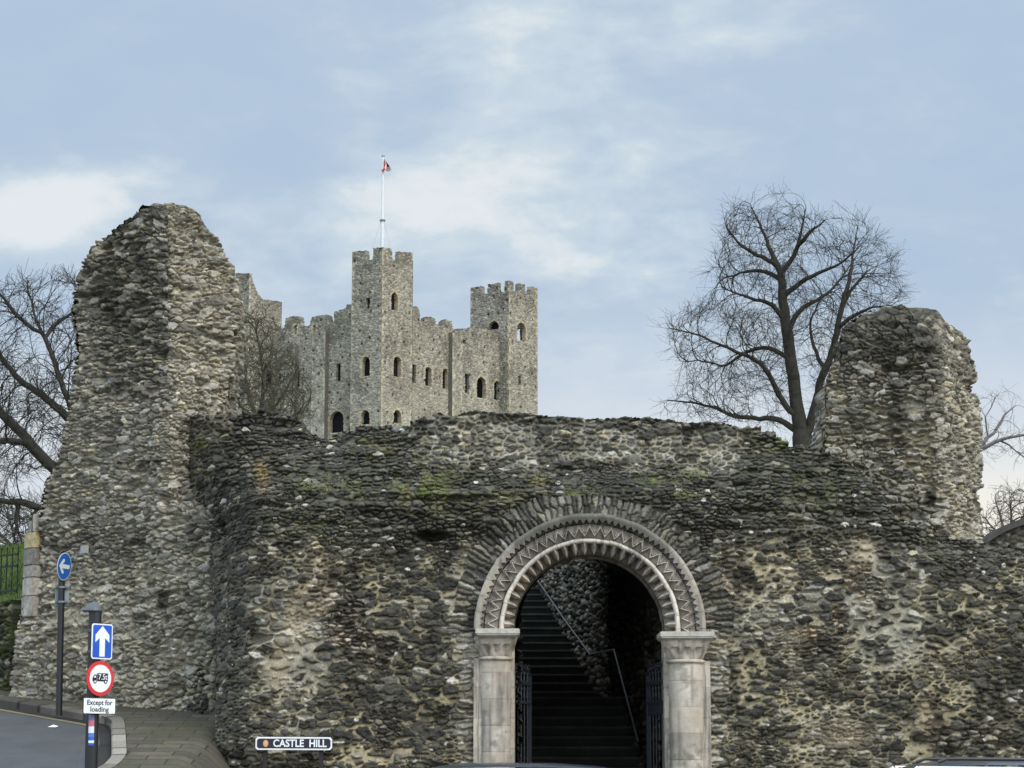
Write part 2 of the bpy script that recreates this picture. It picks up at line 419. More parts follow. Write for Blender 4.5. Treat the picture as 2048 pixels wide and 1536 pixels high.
def pave_mat():
    m = mat("paving_slabs", (0.088, 0.078, 0.063), 0.9, 0.2, var=0.3, vscale=16, bump=0.004, bscale=50, var2=0.25, v2scale=1.6)
    nt = m.node_tree; N = nt.nodes.new; L = nt.links.new; b = nt.nodes['Principled BSDF']
    geo = N('ShaderNodeNewGeometry')
    br = N('ShaderNodeTexBrick'); L(geo.outputs['Position'], br.inputs[0])
    br.inputs['Scale'].default_value = 1.0; br.inputs['Brick Width'].default_value = 0.62; br.inputs['Row Height'].default_value = 0.33; br.inputs['Mortar Size'].default_value = 0.012
    br.inputs['Color1'].default_value = (0.75, 0.74, 0.70, 1); br.inputs['Color2'].default_value = (1.25, 1.18, 1.05, 1); br.inputs['Mortar'].default_value = (0.35, 0.38, 0.25, 1)
    src = b.inputs['Base Color'].links[0].from_socket
    mx = N('ShaderNodeMix'); mx.data_type = 'RGBA'; mx.blend_type = 'MULTIPLY'; mx.inputs[0].default_value = 1.0
    L(src, mx.inputs[6]); L(br.outputs[0], mx.inputs[7])
    # moss creeping over the slabs beside the wall
    n = N('ShaderNodeTexNoise'); L(geo.outputs['Position'], n.inputs[0]); n.inputs['Scale'].default_value = 1.1; n.inputs['Detail'].default_value = 6
    mr = N('ShaderNodeMapRange'); L(n.outputs[0], mr.inputs[0]); mr.inputs[1].default_value = 0.48; mr.inputs[2].default_value = 0.72; mr.inputs[4].default_value = 0.6
    m2 = N('ShaderNodeMix'); m2.data_type = 'RGBA'; L(mr.outputs[0], m2.inputs[0]); L(mx.outputs[2], m2.inputs[6]); m2.inputs[7].default_value = (0.075, 0.078, 0.035, 1)
    L(m2.outputs[2], b.inputs['Base Color'])
    return m
M_PAVE = pave_mat()
KERB, KN = street()

# ------------------------------------------------------------------ masonry recipe
PAL_DARK = np.array([[.030, .029, .025], [.042, .040, .034], [.058, .054, .045], [.078, .072, .058]], np.float32)
PAL_MID = np.array([[.095, .088, .075], [.125, .115, .095], [.15, .135, .105], [.11, .105, .098]], np.float32)
PAL_PALE = np.array([[.21, .20, .17], [.26, .245, .21], [.33, .31, .275], [.255, .225, .17], [.225, .215, .20]], np.float32)
def pick(pal, r): return pal[np.minimum((r * len(pal)).astype(int), len(pal) - 1)]
def rubble(u, v, cw, ch, seed, pale, mid, mortar, mdepth, amp, moss=None, mosscol=(.085, .11, .022), jit=0.75, wv=0.22, mw=0.010, bev=0.03, pinky=None):
    """height (metres out of the wall) and colour of rubble masonry on (u,v)"""
    wu = u + 0.05 * (fbm(u * 3.1, v * 3.1, seed + 50, 3) - .5) * 2; wv_ = v + 0.035 * (fbm(u * 2.3 + 5, v * 3.7, seed + 60, 3) - .5) * 2
    k_ = cw / .17; wu = wu + k_ * .022 * (fbm(u * 15 / k_, v * 15 / k_, seed + 70, 2) - .5) * 2; wv_ = wv_ + k_ * .017 * (fbm(u * 16 / k_ + 3, v * 16 / k_, seed + 71, 2) - .5) * 2
    d, r, du, dv, cx, cy = stones(wu, wv_, cw, ch, seed, jit, wv)
    t = np.clip((d - mw) / bev, 0, 1); prof = 1 - (1 - t) ** 1.8
    h = prof * (amp * (0.45 + 0.9 * r[0])) + prof * amp * (1.0 * (r[1] - .5) * du + 1.0 * (r[2] - .55) * dv)
    rough = fbm(u * 22, v * 26, seed + 80, 3) - .5
    lay = fbm(u * 6, v * 44, seed + 82, 3) - .5
    h = h + amp * (0.95 * rough + .75 * lay) * prof + 0.012 * (fbm(u * 30, v * 30, seed + 90, 2) - .5)
    h = h - mdepth * (1 - prof) * (0.5 + vn(u * 2.2, v * 2.2, seed + 91))
    # a few lost stones leave dark sockets
    lost = (r[3] > 0.972); h = np.where(lost, h - prof * amp * 1.9, h)
    sel = r[4]
    c = pick(PAL_DARK, r[3] * .97)
    c = np.where((sel < pale + mid)[..., None], pick(PAL_MID, r[3] * .97), c)
    c = np.where((sel < pale)[..., None], pick(PAL_PALE, r[3] * .97), c)
    c = c * (0.78 + 0.44 * r[1])[..., None]
    # blotches of lichen and grime within the stones
    bl = fbm(u * 9, v * 9, seed + 95, 4)
    c = c * (0.62 + 0.76 * bl)[..., None]
    sp = fbm(u * 40, v * 40, seed + 97, 2); c = mixc(c, c * 1.7 + 0.02, ss(sp, .66, .8) * .6); c = mixc(c, c * .5, ss(sp, .36, .24) * .5)
    mcol = mortar * (0.40 + 0.7 * fbm(u * 14, v * 14, seed + 98, 3) + .5 * fbm(u * 45, v * 45, seed + 99, 2))[..., None]
    c = mixc(mcol, c, ss(d, mw * 0.4, mw + bev * 0.35))
    c = c * np.array([1.0, .985, .915], np.float32)
    if pinky is not None: c = mixc(c, c * np.array([1.16, 1.0, .86], np.float32), pinky)
    if moss is not None:
        mm = np.clip(moss * 1.4 * ss(fbm(u * 7, v * 7, seed + 99, 4), .36, .62), 0, 1)
        mc = np.asarray(mosscol, np.float32) * (0.5 + 1.1 * fbm(u * 18, v * 18, seed + 101, 3))[..., None]
        c = mixc(c, mc, mm * .9); h = h + 0.02 * mm * fbm(u * 40, v * 40, seed + 102, 2)
    return h, np.clip(c, .006, .8), (cx, cy)

# ------------------------------------------------------------------ gateway wall
ACX, ACZ = P(1180, 1258, 31.4).x, P(1180, 1258, 31.4).z
YW = 31.5
SCL = F / 31.4 / 0.985           # photo pixels per metre near the gate (approximate)
WPX = np.array([330, 400, 432, 462, 500, 540, 640, 760, 850, 1000, 1400, 1540, 1650, 1780, 1900, 2048, 2500], float)
WPY = np.array([760, 850, 900, 940, 985, 1040, 1120, 1300, 1540, 2000], float)
WY = np.array([
    #330  400   432  462  500  540  640  760  850 1000 1400 1540 1650 1780 1900 2048 2500
    [36.0,35.15,34.85,34.7,35.0,34.9,34.7,34.3,33.4,33.4,33.4,33.6,33.9,34.2,34.6,34.8,35.0],
    [35.9,35.0,34.65,34.55,34.5,34.6,34.4,33.9,33.3,33.3,33.3,33.5,33.8,34.0,34.4,34.6,35.0],
    [35.8,34.85,34.45,34.25,34.0,33.9,33.7,33.3,33.1,33.15,33.15,33.2,33.4,33.7,34.1,34.3,34.6],
    [35.7,34.75,34.25,33.95,33.5,33.2,32.9,32.7,32.7,32.85,32.85,32.6,32.9,33.3,33.7,33.9,34.2],
    [35.5,34.8,34.2,33.55,32.8,32.4,32.1,32.0,31.95,31.95,31.95,31.95,32.3,32.7,33.2,33.4,33.6],
    [35.5,34.8,34.2,33.2,32.3,31.9,31.75,31.7,31.66,31.6,31.6,31.65,31.8,32.1,32.5,32.6,32.8],
    [35.5,34.7,33.6,32.5,31.85,31.62,31.56,31.53,31.5,31.5,31.5,31.5,31.55,31.65,31.8,31.9,32.0],
    [35.5,34.5,32.8,31.95,31.6,31.5,31.5,31.5,31.5,31.5,31.5,31.5,31.5,31.5,31.5,31.5,31.6],
    [35.4,34.1,32.0,31.6,31.45,31.42,31.42,31.45,31.5,31.5,31.5,31.5,31.48,31.45,31.45,31.4,31.4],
    [35.4,33.9,31.9,31.5,31.4,31.35,31.35,31.4,31.5,31.5,31.5,31.48,31.4,31.35,31.3,31.3,31.3]])
def bilin(px, py):
    i = np.clip(np.searchsorted(WPX, px) - 1, 0, len(WPX) - 2); j = np.clip(np.searchsorted(WPY, py) - 1, 0, len(WPY) - 2)
    fx = np.clip((px - WPX[i]) / (WPX[i + 1] - WPX[i]), 0, 1); fy = np.clip((py - WPY[j]) / (WPY[j + 1] - WPY[j]), 0, 1)
    fx = fx * fx * (3 - 2 * fx) * .5 + fx * .5
    return (WY[j, i] * (1 - fx) + WY[j, i + 1] * fx) * (1 - fy) + (WY[j + 1, i] * (1 - fx) + WY[j + 1, i + 1] * fx) * fy
TOPW = [(330, 818), (375, 817), (420, 822), (470, 817), (520, 810), (560, 818), (600, 836), (622, 866), (650, 868), (690, 853), (740, 848), (800, 846), (826, 836), (846, 824), (880, 818), (905, 822), (940, 818), (1000, 819), (1060, 822), (1110, 826),
        (1180, 828), (1250, 829), (1320, 834), (1400, 840), (1470, 845), (1520, 849), (1548, 860), (1580, 876), (1640, 892), (1670, 906), (1720, 935), (1760, 985), (1790, 1035), (1850, 1060), (1900, 1068), (1960, 1076), (2048, 1088), (2500, 1120)]
def gate_wall():
    root = empty("gateway_wall", (ACX, YW, 0.5), "long dark mossy rubble castle wall pierced by the carved round archway", "castle wall")
    def yfun(x, z):
        y = np.full(np.shape(x), 32.0)
        for _ in range(5):
            px, py = proj(x, y, z); y = bilin(px, py)
        return y, px, py
    ds = 0.0125
    xs = np.arange(-5.7, 10.2, ds, dtype=np.float32); zs = np.arange(-0.2, 7.6, ds, dtype=np.float32)
    # coarser outside the photo's frame
    xs = np.concatenate([xs[xs < 7.9], np.arange(7.9, 11.5, 0.03, dtype=np.float32)])
    zs = np.concatenate([np.arange(-0.2, 1.25, 0.03, dtype=np.float32), zs[zs > 1.25]])
    X, Z = np.meshgrid(xs, zs)
    Y, px, py = yfun(X, Z); Y = Y.astype(np.float32); px = px.astype(np.float32); py = py.astype(np.float32)
    # top profile in world coordinates
    tp = []
    for (a, b) in TOPW:
        yy = float(bilin(np.array(float(a)), np.array(float(b)))); q = P(a, b, yy); tp.append((q.x, q.z))
    tp = np.array(tp); topz = lambda x: np.interp(x, tp[:, 0], tp[:, 1])
    n1 = fbm(X * .9, Z * .9, 201, 4); n2 = fbm(X * 2.2, Z * 2.2, 202, 4)
    nz = (n1 - .5) * 2; nz2 = (n2 - .5) * 2
    pyn = py + 70 * nz + 30 * nz2; pxn = px + 60 * nz2
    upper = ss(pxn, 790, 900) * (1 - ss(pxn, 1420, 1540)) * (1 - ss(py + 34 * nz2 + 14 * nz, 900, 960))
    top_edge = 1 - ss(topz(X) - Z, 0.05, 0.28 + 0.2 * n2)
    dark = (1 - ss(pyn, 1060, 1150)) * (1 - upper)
    dark = np.maximum(dark, (1 - ss(pxn, 470, 545)) * .55)  # left corner: moss and the shade of its turned face, put into colour
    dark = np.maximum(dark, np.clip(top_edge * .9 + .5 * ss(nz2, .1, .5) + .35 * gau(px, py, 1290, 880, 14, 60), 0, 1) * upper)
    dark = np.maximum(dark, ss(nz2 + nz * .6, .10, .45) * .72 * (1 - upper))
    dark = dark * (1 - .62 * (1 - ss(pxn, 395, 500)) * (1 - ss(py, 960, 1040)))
    patch = (gau(px, py, 590, 1240, 95, 130) * .9 + gau(px, py, 560, 1370, 90, 70) * .55 + gau(px, py, 1590, 1230, 110, 70) * 1.0 + gau(px, py, 1750, 1190, 90, 110) * .8
             + gau(px, py, 1800, 1290, 80, 60) * .5 + gau(px, py, 925, 1215, 45, 130) * .75 + gau(px, py, 1440, 1250, 40, 190) * .75 + gau(px, py, 760, 1260, 120, 40) * .45 + gau(px, py, 480, 1470, 50, 60) * .6
             + gau(px, py, 1850, 1480, 160, 60) * .3 + gau(px, py, 1730, 1120, 25, 30) * .9 + gau(px, py, 1640, 1470, 60, 60) * .35)
    patch = np.clip(patch + .25 * nz2 * ss(py, 1080, 1160), 0, 1)
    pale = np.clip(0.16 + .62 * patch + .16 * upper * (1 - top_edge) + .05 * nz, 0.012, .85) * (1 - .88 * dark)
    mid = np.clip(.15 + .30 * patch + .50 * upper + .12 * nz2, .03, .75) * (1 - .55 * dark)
    buff = np.array([.33, .285, .185], np.float32); greym = np.array([.31, .29, .24], np.float32); dkm = np.array([.046, .044, .034], np.float32)
    mort = mixc(np.broadcast_to(buff, X.shape + (3,)), np.broadcast_to(greym, X.shape + (3,)), np.clip(patch + upper, 0, 1))
    mort = mixc(mort, np.broadcast_to(np.array([.40, .355, .26], np.float32), X.shape + (3,)), ss(fbm(X * 1.3 + 9, Z * 1.3, 207, 3), .52, .68) * .6)
    mort = mixc(mort, np.broadcast_to(dkm, X.shape + (3,)), np.clip(dark * 1.05 + .22 * ss(fbm(X * 3, Z * 3, 205, 3), .5, .68), 0, 1))
    moss = np.zeros_like(X)
    for (a, b, rx, ry, s) in ((895, 915, 55, 28, 1.0), (850, 985, 55, 36, .9), (870, 950, 45, 30, .6), (1080, 962, 22, 11, 1.2), (1297, 958, 22, 12, 1.1), (1385, 955, 45, 25, .8), (1370, 985, 50, 12, .5), (750, 895, 40, 22, .6), (640, 965, 60, 22, .65),
                             (1560, 888, 45, 12, 1.0), (1150, 985, 35, 12, .6), (405, 890, 16, 9, 1.2), (700, 985, 60, 30, .3), (1020, 1000, 160, 26, .35), (1620, 980, 120, 50, .25), (1590, 1020, 60, 20, .4), (560, 930, 60, 20, .3),
                             (620, 1050, 90, 30, .3), (1900, 1075, 60, 10, .6), (1860, 1150, 60, 60, .22), (850, 1020, 60, 25, .4)):
        moss = np.maximum(moss, s * gau(px, py, a, b, rx, ry))
    mosscol = mixc(np.broadcast_to(np.array([.078, .092, .024], np.float32), X.shape + (3,)), np.broadcast_to(np.array([.135, .122, .06], np.float32), X.shape + (3,)), ss(fbm(X * 2.1, Z * 2.1, 208, 3), .40, .62))
    # voussoir ring of thin stones set on edge round the arch
    rx = X - ACX; rz = Z - ACZ; rad = np.sqrt(rx ** 2 + rz ** 2); ang = np.arctan2(rz, rx)
    inring = (rad < 2.02 + .16 * nz2) & (rz > -0.05)
    beside = (rz <= -0.05) & (np.abs(rx) < 1.92 + .2 * nz2)
    amp = 0.042 + .008 * dark
    mwf = (.007 + .026 * ss(fbm(X * 1.7 + 4, Z * 1.7, 221, 4), .42, .68) * (1 - dark) + .006 * patch).astype(np.float32)
    pinky = np.clip(patch * .8 * ss(n1, .45, .6), 0, 1)
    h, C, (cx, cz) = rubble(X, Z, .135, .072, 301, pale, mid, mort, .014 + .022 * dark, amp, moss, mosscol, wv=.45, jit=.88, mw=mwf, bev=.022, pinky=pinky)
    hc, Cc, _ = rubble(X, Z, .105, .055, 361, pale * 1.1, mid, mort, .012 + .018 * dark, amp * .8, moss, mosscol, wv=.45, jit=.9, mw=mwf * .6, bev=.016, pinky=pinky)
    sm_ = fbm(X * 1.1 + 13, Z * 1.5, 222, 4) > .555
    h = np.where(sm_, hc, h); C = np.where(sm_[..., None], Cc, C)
    # a second, coarser stone size in patches
    hb, Cb, _ = rubble(X, Z, .235, .12, 341, pale * .75, mid, mort, .016 + .022 * dark, amp * 1.2, moss, mosscol, wv=.5, jit=.85, mw=mwf * 1.2, bev=.024)
    bigm = (fbm(X * .8 + 3, Z * .8, 209, 3) > .60) & (dark < .5) & (upper < .4)
    h = np.where(bigm, hb, h); C = np.where(bigm[..., None], Cb, C)
    hu, Cu, _ = rubble(X, Z, .13, .088, 371, pale, mid, mort, .03, amp, None, jit=.9, wv=.45)
    um = (upper + .55 * nz2 + .25 * (fbm(X * 5, Z * 5, 219, 3) - .5)) > .5
    h = np.where(um, hu, h); C = np.where(um[..., None], Cu, C)
    # dark flints and ragstones standing out of the paler rubble core, singly and in clumps
    for (cw_, ch_, sd_, share, amp_) in ((.25, .135, 431, .20, .050), (.175, .088, 451, .42, .040), (.12, .062, 471, .26, .030)):
        wu = X + .060 * (fbm(X * 7, Z * 9, sd_ + 1, 3) - .5) * 2 * cw_ / .17; wz = Z + .045 * (fbm(X * 8 + 5, Z * 9, sd_ + 2, 3) - .5) * 2 * cw_ / .17
        d_, r_, du_, dv_, cx_, cy_ = stones(wu, wz, cw_, ch_, sd_ + 3, .8, .4)
        clump = fbm(cx_ * 1.3 + sd_, cy_ * 1.6, sd_ + 4, 3)
        sel_ = (r_[4] < share * .88 * np.clip(.35 + 2.6 * (clump - .40), .05, 1.6) * (1 - .75 * patch) * (1 - .55 * upper)) & (dark < .72)
        m_ = ss(d_, .006, .022) * sel_
        edge_ = np.clip((d_ - .006) / .030, 0, 1); pr_ = 1 - (1 - edge_) ** 2
        cc_ = pick(PAL_DARK, r_[3] * .97) * (.75 + .5 * r_[1])[..., None] * (.55 + .9 * fbm(X * 11, Z * 14, sd_ + 5, 4))[..., None] * np.array([1, .985, .93], np.float32)
        tx_ = fbm(X * 20, Z * 34, sd_ + 6, 3) - .5
        h = np.where(m_ > 0, h * (1 - m_) + m_ * (.012 + pr_ * amp_ * (.6 + .8 * r_[0]) + pr_ * amp_ * (.9 * tx_ + .8 * (r_[1] - .5) * du_ + .9 * (r_[2] - .5) * dv_)), h); C = mixc(C, cc_, m_)
    # small white chalk and flint flecks
    d_, r_, du_, dv_, cx_, cy_ = stones(X + .02 * (fbm(X * 20, Z * 20, 491, 2) - .5), Z, .16, .12, 492, .95, .6)
    fl_ = (r_[4] > .968) & (du_ ** 2 + dv_ ** 2 < .012 + .06 * r_[0] ** 2) & (upper < .5)
    C = np.where(fl_[..., None], np.array([.42, .40, .36], np.float32) * (.7 + .5 * r_[1])[..., None], C); h = np.where(fl_, h + .012, h)
    ringdark = ss(np.sin(np.clip(ang, 0, math.pi)), .45, .75)
    hr, Cr, _ = rubble(ang * 1.85, rad, .085, .30, 391, np.clip(.20 - .19 * ringdark, .01, 1), np.full_like(X, .45), mixc(mort * 0 + greym * .55, mort * 0 + dkm, ringdark), .025, .036 + 0 * X, jit=.5, wv=.15, mw=.007, bev=.02)
    h = np.where(inring, hr, h); C = np.where(inring[..., None], Cr, C)
    hs, Cs, _ = rubble(X, Z, .24, .075, 411, np.clip(pale + .25, 0, .7), mid + .2, mixc(mort, mort * 0 + greym, np.full_like(X, .6)), .025, amp * .8, jit=.6, wv=.3)
    h = np.where(beside, hs, h); C = np.where(beside[..., None], Cs, C)
    # large scale unevenness
    big = (fbm(X * .7, Z * .7, 210, 3) - .5) * .34 + (fbm(X * 2.4, Z * 3.2, 211, 3) - .5) * .16
    flat = ss(rad, 1.6, 2.4) * np.where(rz < 0, ss(np.abs(rx), 1.6, 2.3), 1)
    ledge = dark * (1 - ss(py, 1050, 1120)) * (fbm(X * 1.4, Z * 7, 212, 3) - .5) * .30
    big = (big + ledge) * flat
    # missing-core hole above-left of the arch
    big = big - .32 * ss(gau(px, py, 870, 1072, 48, 16) + .25 * nz2, .45, .8)
    px2, py2 = px, py
    C = np.clip(C * (1 + .0 * X)[..., None], .006, .8)
    orange = gau(px, py, 524, 945, 13, 34) * 1.3; C = mixc(C, C * .3 + np.array([.22, .155, .075], np.float32) * (0.4 + n2)[..., None], np.clip(orange * ss(n2, .3, .5), 0, .85))
    for (a, b, rx_, ry_, s) in ((590, 1235, 22, 40, .7), (545, 1330, 30, 45, .75), (1690, 1470, 40, 25, .5), (1130, 5000, 1, 1, 0), (1735, 1110, 18, 28, .6), (1850, 1430, 14, 40, .6)):
        k = np.clip(gau(px, py, a, b, rx_, ry_) * 1.5 * ss(n2, .38, .55), 0, 1) * s
        C = mixc(C, np.array([.30, .245, .165], np.float32) * (0.55 + .9 * fbm(X * 12, Z * 12, 213, 3))[..., None], k); h = h * (1 - .6 * k)
    Yd = Y - h - big
    G = np.stack([X, Yd.astype(np.float32), Z], -1).astype(np.float32)
    ztop = topz(X) + .10 * (fbm(X * 3, X * 0, 215, 3) - .5)
    cen = np.where(um, 0, cz) + np.where(um, Z - .04 * vn(X * 7, Z * 9, 5), 0)
    kv = cen + .05 < ztop
    hole = (np.where(rz > 0, rad, np.abs(rx)) < 1.50)
    kv &= ~hole
    keep = kv[:-1, :-1] & kv[1:, 1:] & kv[:-1, 1:] & kv[1:, :-1]
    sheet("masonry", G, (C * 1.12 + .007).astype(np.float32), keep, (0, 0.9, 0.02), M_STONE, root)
    rng = np.random.default_rng(8); prob = np.clip(moss * ss(fbm(X * 7, Z * 7, 400, 4), .38, .6), 0, 1) ** 1.5 + .030 * (top_edge > .6) + .004 * ss(dark, .5, .9) * (py < 1060)
    cand = np.argwhere(kv & (rng.random(X.shape) < prob * .045)); n = len(cand) * 4
    p0 = np.repeat(G[cand[:, 0], cand[:, 1]], 4, 0) + rng.normal(0, .012, (n, 3)); hh = rng.uniform(.03, .11, n) * rng.uniform(.5, 1.2, n); a = rng.uniform(0, 2 * math.pi, n); w = .006
    tip = p0 + np.stack([rng.normal(0, .4, n) * hh, -np.abs(rng.normal(.25, .3, n)) * hh, hh], -1); dx = np.stack([np.cos(a) * w, np.sin(a) * w, a * 0], -1)
    V = np.stack([p0 - dx, p0 + dx, tip], 1).reshape(-1, 3); tone = np.where(rng.random((n, 1)) < .45, np.array([[.085, .10, .028]]), np.array([[.16, .14, .075]])) * rng.uniform(.5, 1.3, (n, 1))
    tag(mesh_np("grass_tufts", V, None, mat("wall_grass", attr=True, rough=.9, spec=.1), None, np.repeat(tone, 3, 0), smooth=False, T=np.arange(n * 3).reshape(-1, 3)), "tufts of grass and moss rooted in the ledges of the long castle wall", "grass", kind="stuff")
    return root
GATE = gate_wall()

# ------------------------------------------------------------------ towers (lofted rubble)
def loft_tower(name, label, levels, ucols, shade, seed, cw, ch, amp, du=.0135, dz=.0135, low=None, ragged=1.0):
    """levels: (z, [(x,y) front polyline ...]) from bottom to top; the back is closed coarsely"""
    zs_l = np.array([l[0] for l in levels]); pts = np.array([l[1] for l in levels], float)     # (nl, k, 2)
    z = np.arange(zs_l[0], zs_l[-1], dz)
    k = pts.shape[1]
    rows = np.stack([[np.interp(z, zs_l, pts[:, a, c]) for c in (0, 1)] for a in range(k)], 0)  # k,2,nz
    rows = rows.transpose(2, 0, 1)                                                               # nz,k,2
    # u samples: dense on the front segments, coarse behind
    us = []
    for a in range(k):
        n = ucols[a]
        us.append(a + np.arange(n) / n)
    us.append(np.array([float(k)])); us = np.concatenate(us)
    ext = np.concatenate([rows, rows[:, :1]], 1)
    i = np.minimum(us.astype(int), k - 1); f = us - i
    # rounded corners: blend of linear and smoothed position
    lin = ext[:, i] * (1 - f)[None, :, None] + ext[:, np.minimum(i + 1, k)] * f[None, :, None]
    xy = lin.copy()
    per = xy[:, :-1]
    d = np.linalg.norm(np.diff(xy, axis=1), axis=2)
    # corner rounding by averaging along u over ~0.12 m using index-based smoothing on the dense part
    nd = ucols[0] + ucols[1]
    seg = xy[:, :nd + 1].copy()
    win = 20
    kernel = np.hanning(2 * win + 3)[1:-1]; kernel /= kernel.sum()
    pad = np.concatenate([np.repeat(seg[:, :1], win, 1), seg, np.repeat(seg[:, -1:], win, 1)], 1)
    sm_ = sum(kernel[q] * pad[:, q:q + seg.shape[1]] for q in range(2 * win + 1))
    w_ = np.ones(seg.shape[1]); w_[:win] = 0; w_[-win:] = 0
    xy[:, :nd + 1] = seg * (1 - w_)[None, :, None] + sm_ * w_[None, :, None]
    Z = np.broadcast_to(z[:, None], xy.shape[:2]).astype(np.float32)
    G = np.concatenate([xy, Z[..., None]], -1)
    U = np.concatenate([np.zeros((len(z), 1)), np.cumsum(np.linalg.norm(np.diff(xy, axis=1), axis=2), 1)], 1)
    U = (U - U[:, ucols[0]:ucols[0] + 1]).astype(np.float32)
    n = grid_normals(G); 
    # outward: compare with the section centre
    cen = xy.mean(1)[:, None, :]; s = np.sign((n[..., :2] * (xy - cen)).sum(-1).mean()); n = n * s
    n[..., 2] *= .4; n /= np.linalg.norm(n, axis=-1, keepdims=True) + 1e-9
    px, py = proj(G[..., 0], G[..., 1], G[..., 2])
    px = px.astype(np.float32); py = py.astype(np.float32)
    U = U + 40.0
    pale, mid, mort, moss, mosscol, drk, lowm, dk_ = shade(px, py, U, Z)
    mwf = .006 + .020 * ss(fbm(U * 1.6, Z * 1.6, seed + 31, 4), .45, .7)
    h, C, _ = rubble(U, Z, cw, ch, seed, pale, mid, mort, .030, amp + 0 * U, moss, mosscol, jit=.85, wv=.45, mw=mwf, bev=.022)
    hq, Cq, _ = rubble(U, Z, cw * .62, ch * .66, seed + 400, pale, mid, mort, .026, amp * .8 + 0 * U, moss, mosscol, jit=.9, wv=.45, mw=mwf * .6, bev=.016)
    sq = fbm(U * 1.1 + 3, Z * 1.6, seed + 33, 4) > .56
    h = np.where(sq, hq, h); C = np.where(sq[..., None], Cq, C)
    if low is not None:
        h2, C2, _ = rubble(U, Z, low[0], low[1], seed + 300, pale, mid, mort, .028, amp * .85 + 0 * U, moss, mosscol, jit=.95, wv=.5, mw=mwf, bev=.022)
        h = np.where(lowm, h2, h); C = np.where(lowm[..., None], C2, C)
    for (cw_, ch_, k1, share, amp_, pal_) in ((.27, .12, 1, .10, .05, PAL_MID), (.22, .095, 2, .13, .045, PAL_DARK), (.13, .07, 3, .15, .035, PAL_DARK), (.20, .10, 4, .09, .045, PAL_PALE), (.11, .07, 5, .09, .03, PAL_PALE)):
        sd_ = seed + 500 + 20 * k1
        wu = U + .055 * (fbm(U * 7, Z * 9, sd_ + 1, 3) - .5) * 2; wz = Z + .032 * (fbm(U * 8 + 5, Z * 9, sd_ + 2, 3) - .5) * 2
        d_, r_, du_, dv_, cx_, cy_ = stones(wu, wz, cw_, ch_, sd_ + 3, .75, .4)
        sel_ = r_[4] < share * (np.clip(1.2 - dk_, .1, 1) if pal_ is PAL_PALE else np.clip(.35 + 2.5 * (fbm(cx_ * 1.2, cy_ * 1.4, sd_ + 4, 3) - .38), .05, 1.6))
        m_ = ss(d_, .004, .016) * sel_; pr_ = 1 - (1 - np.clip((d_ - .004) / .024, 0, 1)) ** 2; tx_ = fbm(U * 20, Z * 36, sd_ + 6, 3) - .5
        cc_ = pick(pal_, r_[3] * .97) * (.7 + .5 * r_[1])[..., None] * (.6 + .8 * fbm(U * 11, Z * 14, sd_ + 5, 4))[..., None]
        h = np.where(m_ > 0, h * (1 - m_) + m_ * (.008 + pr_ * amp_ * (.5 + .9 * r_[0]) + pr_ * amp_ * (.9 * tx_ + .9 * (r_[1] - .5) * du_ + (r_[2] - .5) * dv_)), h); C = mixc(C, cc_, m_)
    # hollows where facing stone has fallen away
    hol_ = ss(fbm(U * 1.5 + 7, Z * 2.6, seed + 41, 4), .66, .74); h = h - .10 * hol_
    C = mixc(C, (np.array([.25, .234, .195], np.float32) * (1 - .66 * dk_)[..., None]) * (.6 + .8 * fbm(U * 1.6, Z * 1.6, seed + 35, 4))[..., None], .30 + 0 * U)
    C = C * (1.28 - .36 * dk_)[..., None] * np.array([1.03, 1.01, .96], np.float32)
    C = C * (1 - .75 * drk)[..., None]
    big = (fbm(U * .9, Z * .9, seed + 7, 3) - .5) * .22 + (fbm(U * 2.6, Z * 3.6, seed + 8, 3) - .5) * .13
    taper = ss(zs_l[-1] - Z, 0, .5)
    crown_ = 1 - ss(zs_l[-1] - Z, .05, 1.3); rag = (fbm(U * 1.7, Z * .4, seed + 61, 3) - .5) * .55 + (fbm(U * 6.5, Z * .6, seed + 62, 2) - .5) * .26
    G[..., 2] += crown_ * rag * ragged
    h = h.copy(); h[:, nd + 5:] = h[:, nd + 5:] * .55 + .012
    G = G + n * ((h - .05 + big * taper) * (0.35 + .65 * taper))[..., None]
    lid = G[-1].mean(0); G = np.concatenate([G, (G[-1:] * .5 + lid * .5 + np.array([0, 0, .02])), np.broadcast_to(lid, G[-1:].shape)], 0); C = np.concatenate([C, C[-1:], C[-1:]], 0)
    nz_, nu_ = G.shape[:2]
    keep = np.ones((nz_ - 1, nu_ - 1), bool)
    o = sheet(name, G.astype(np.float32), (C * 1.06 + .008).astype(np.float32), keep, None, M_STONE)
    return tag(o, label, "ruined tower")

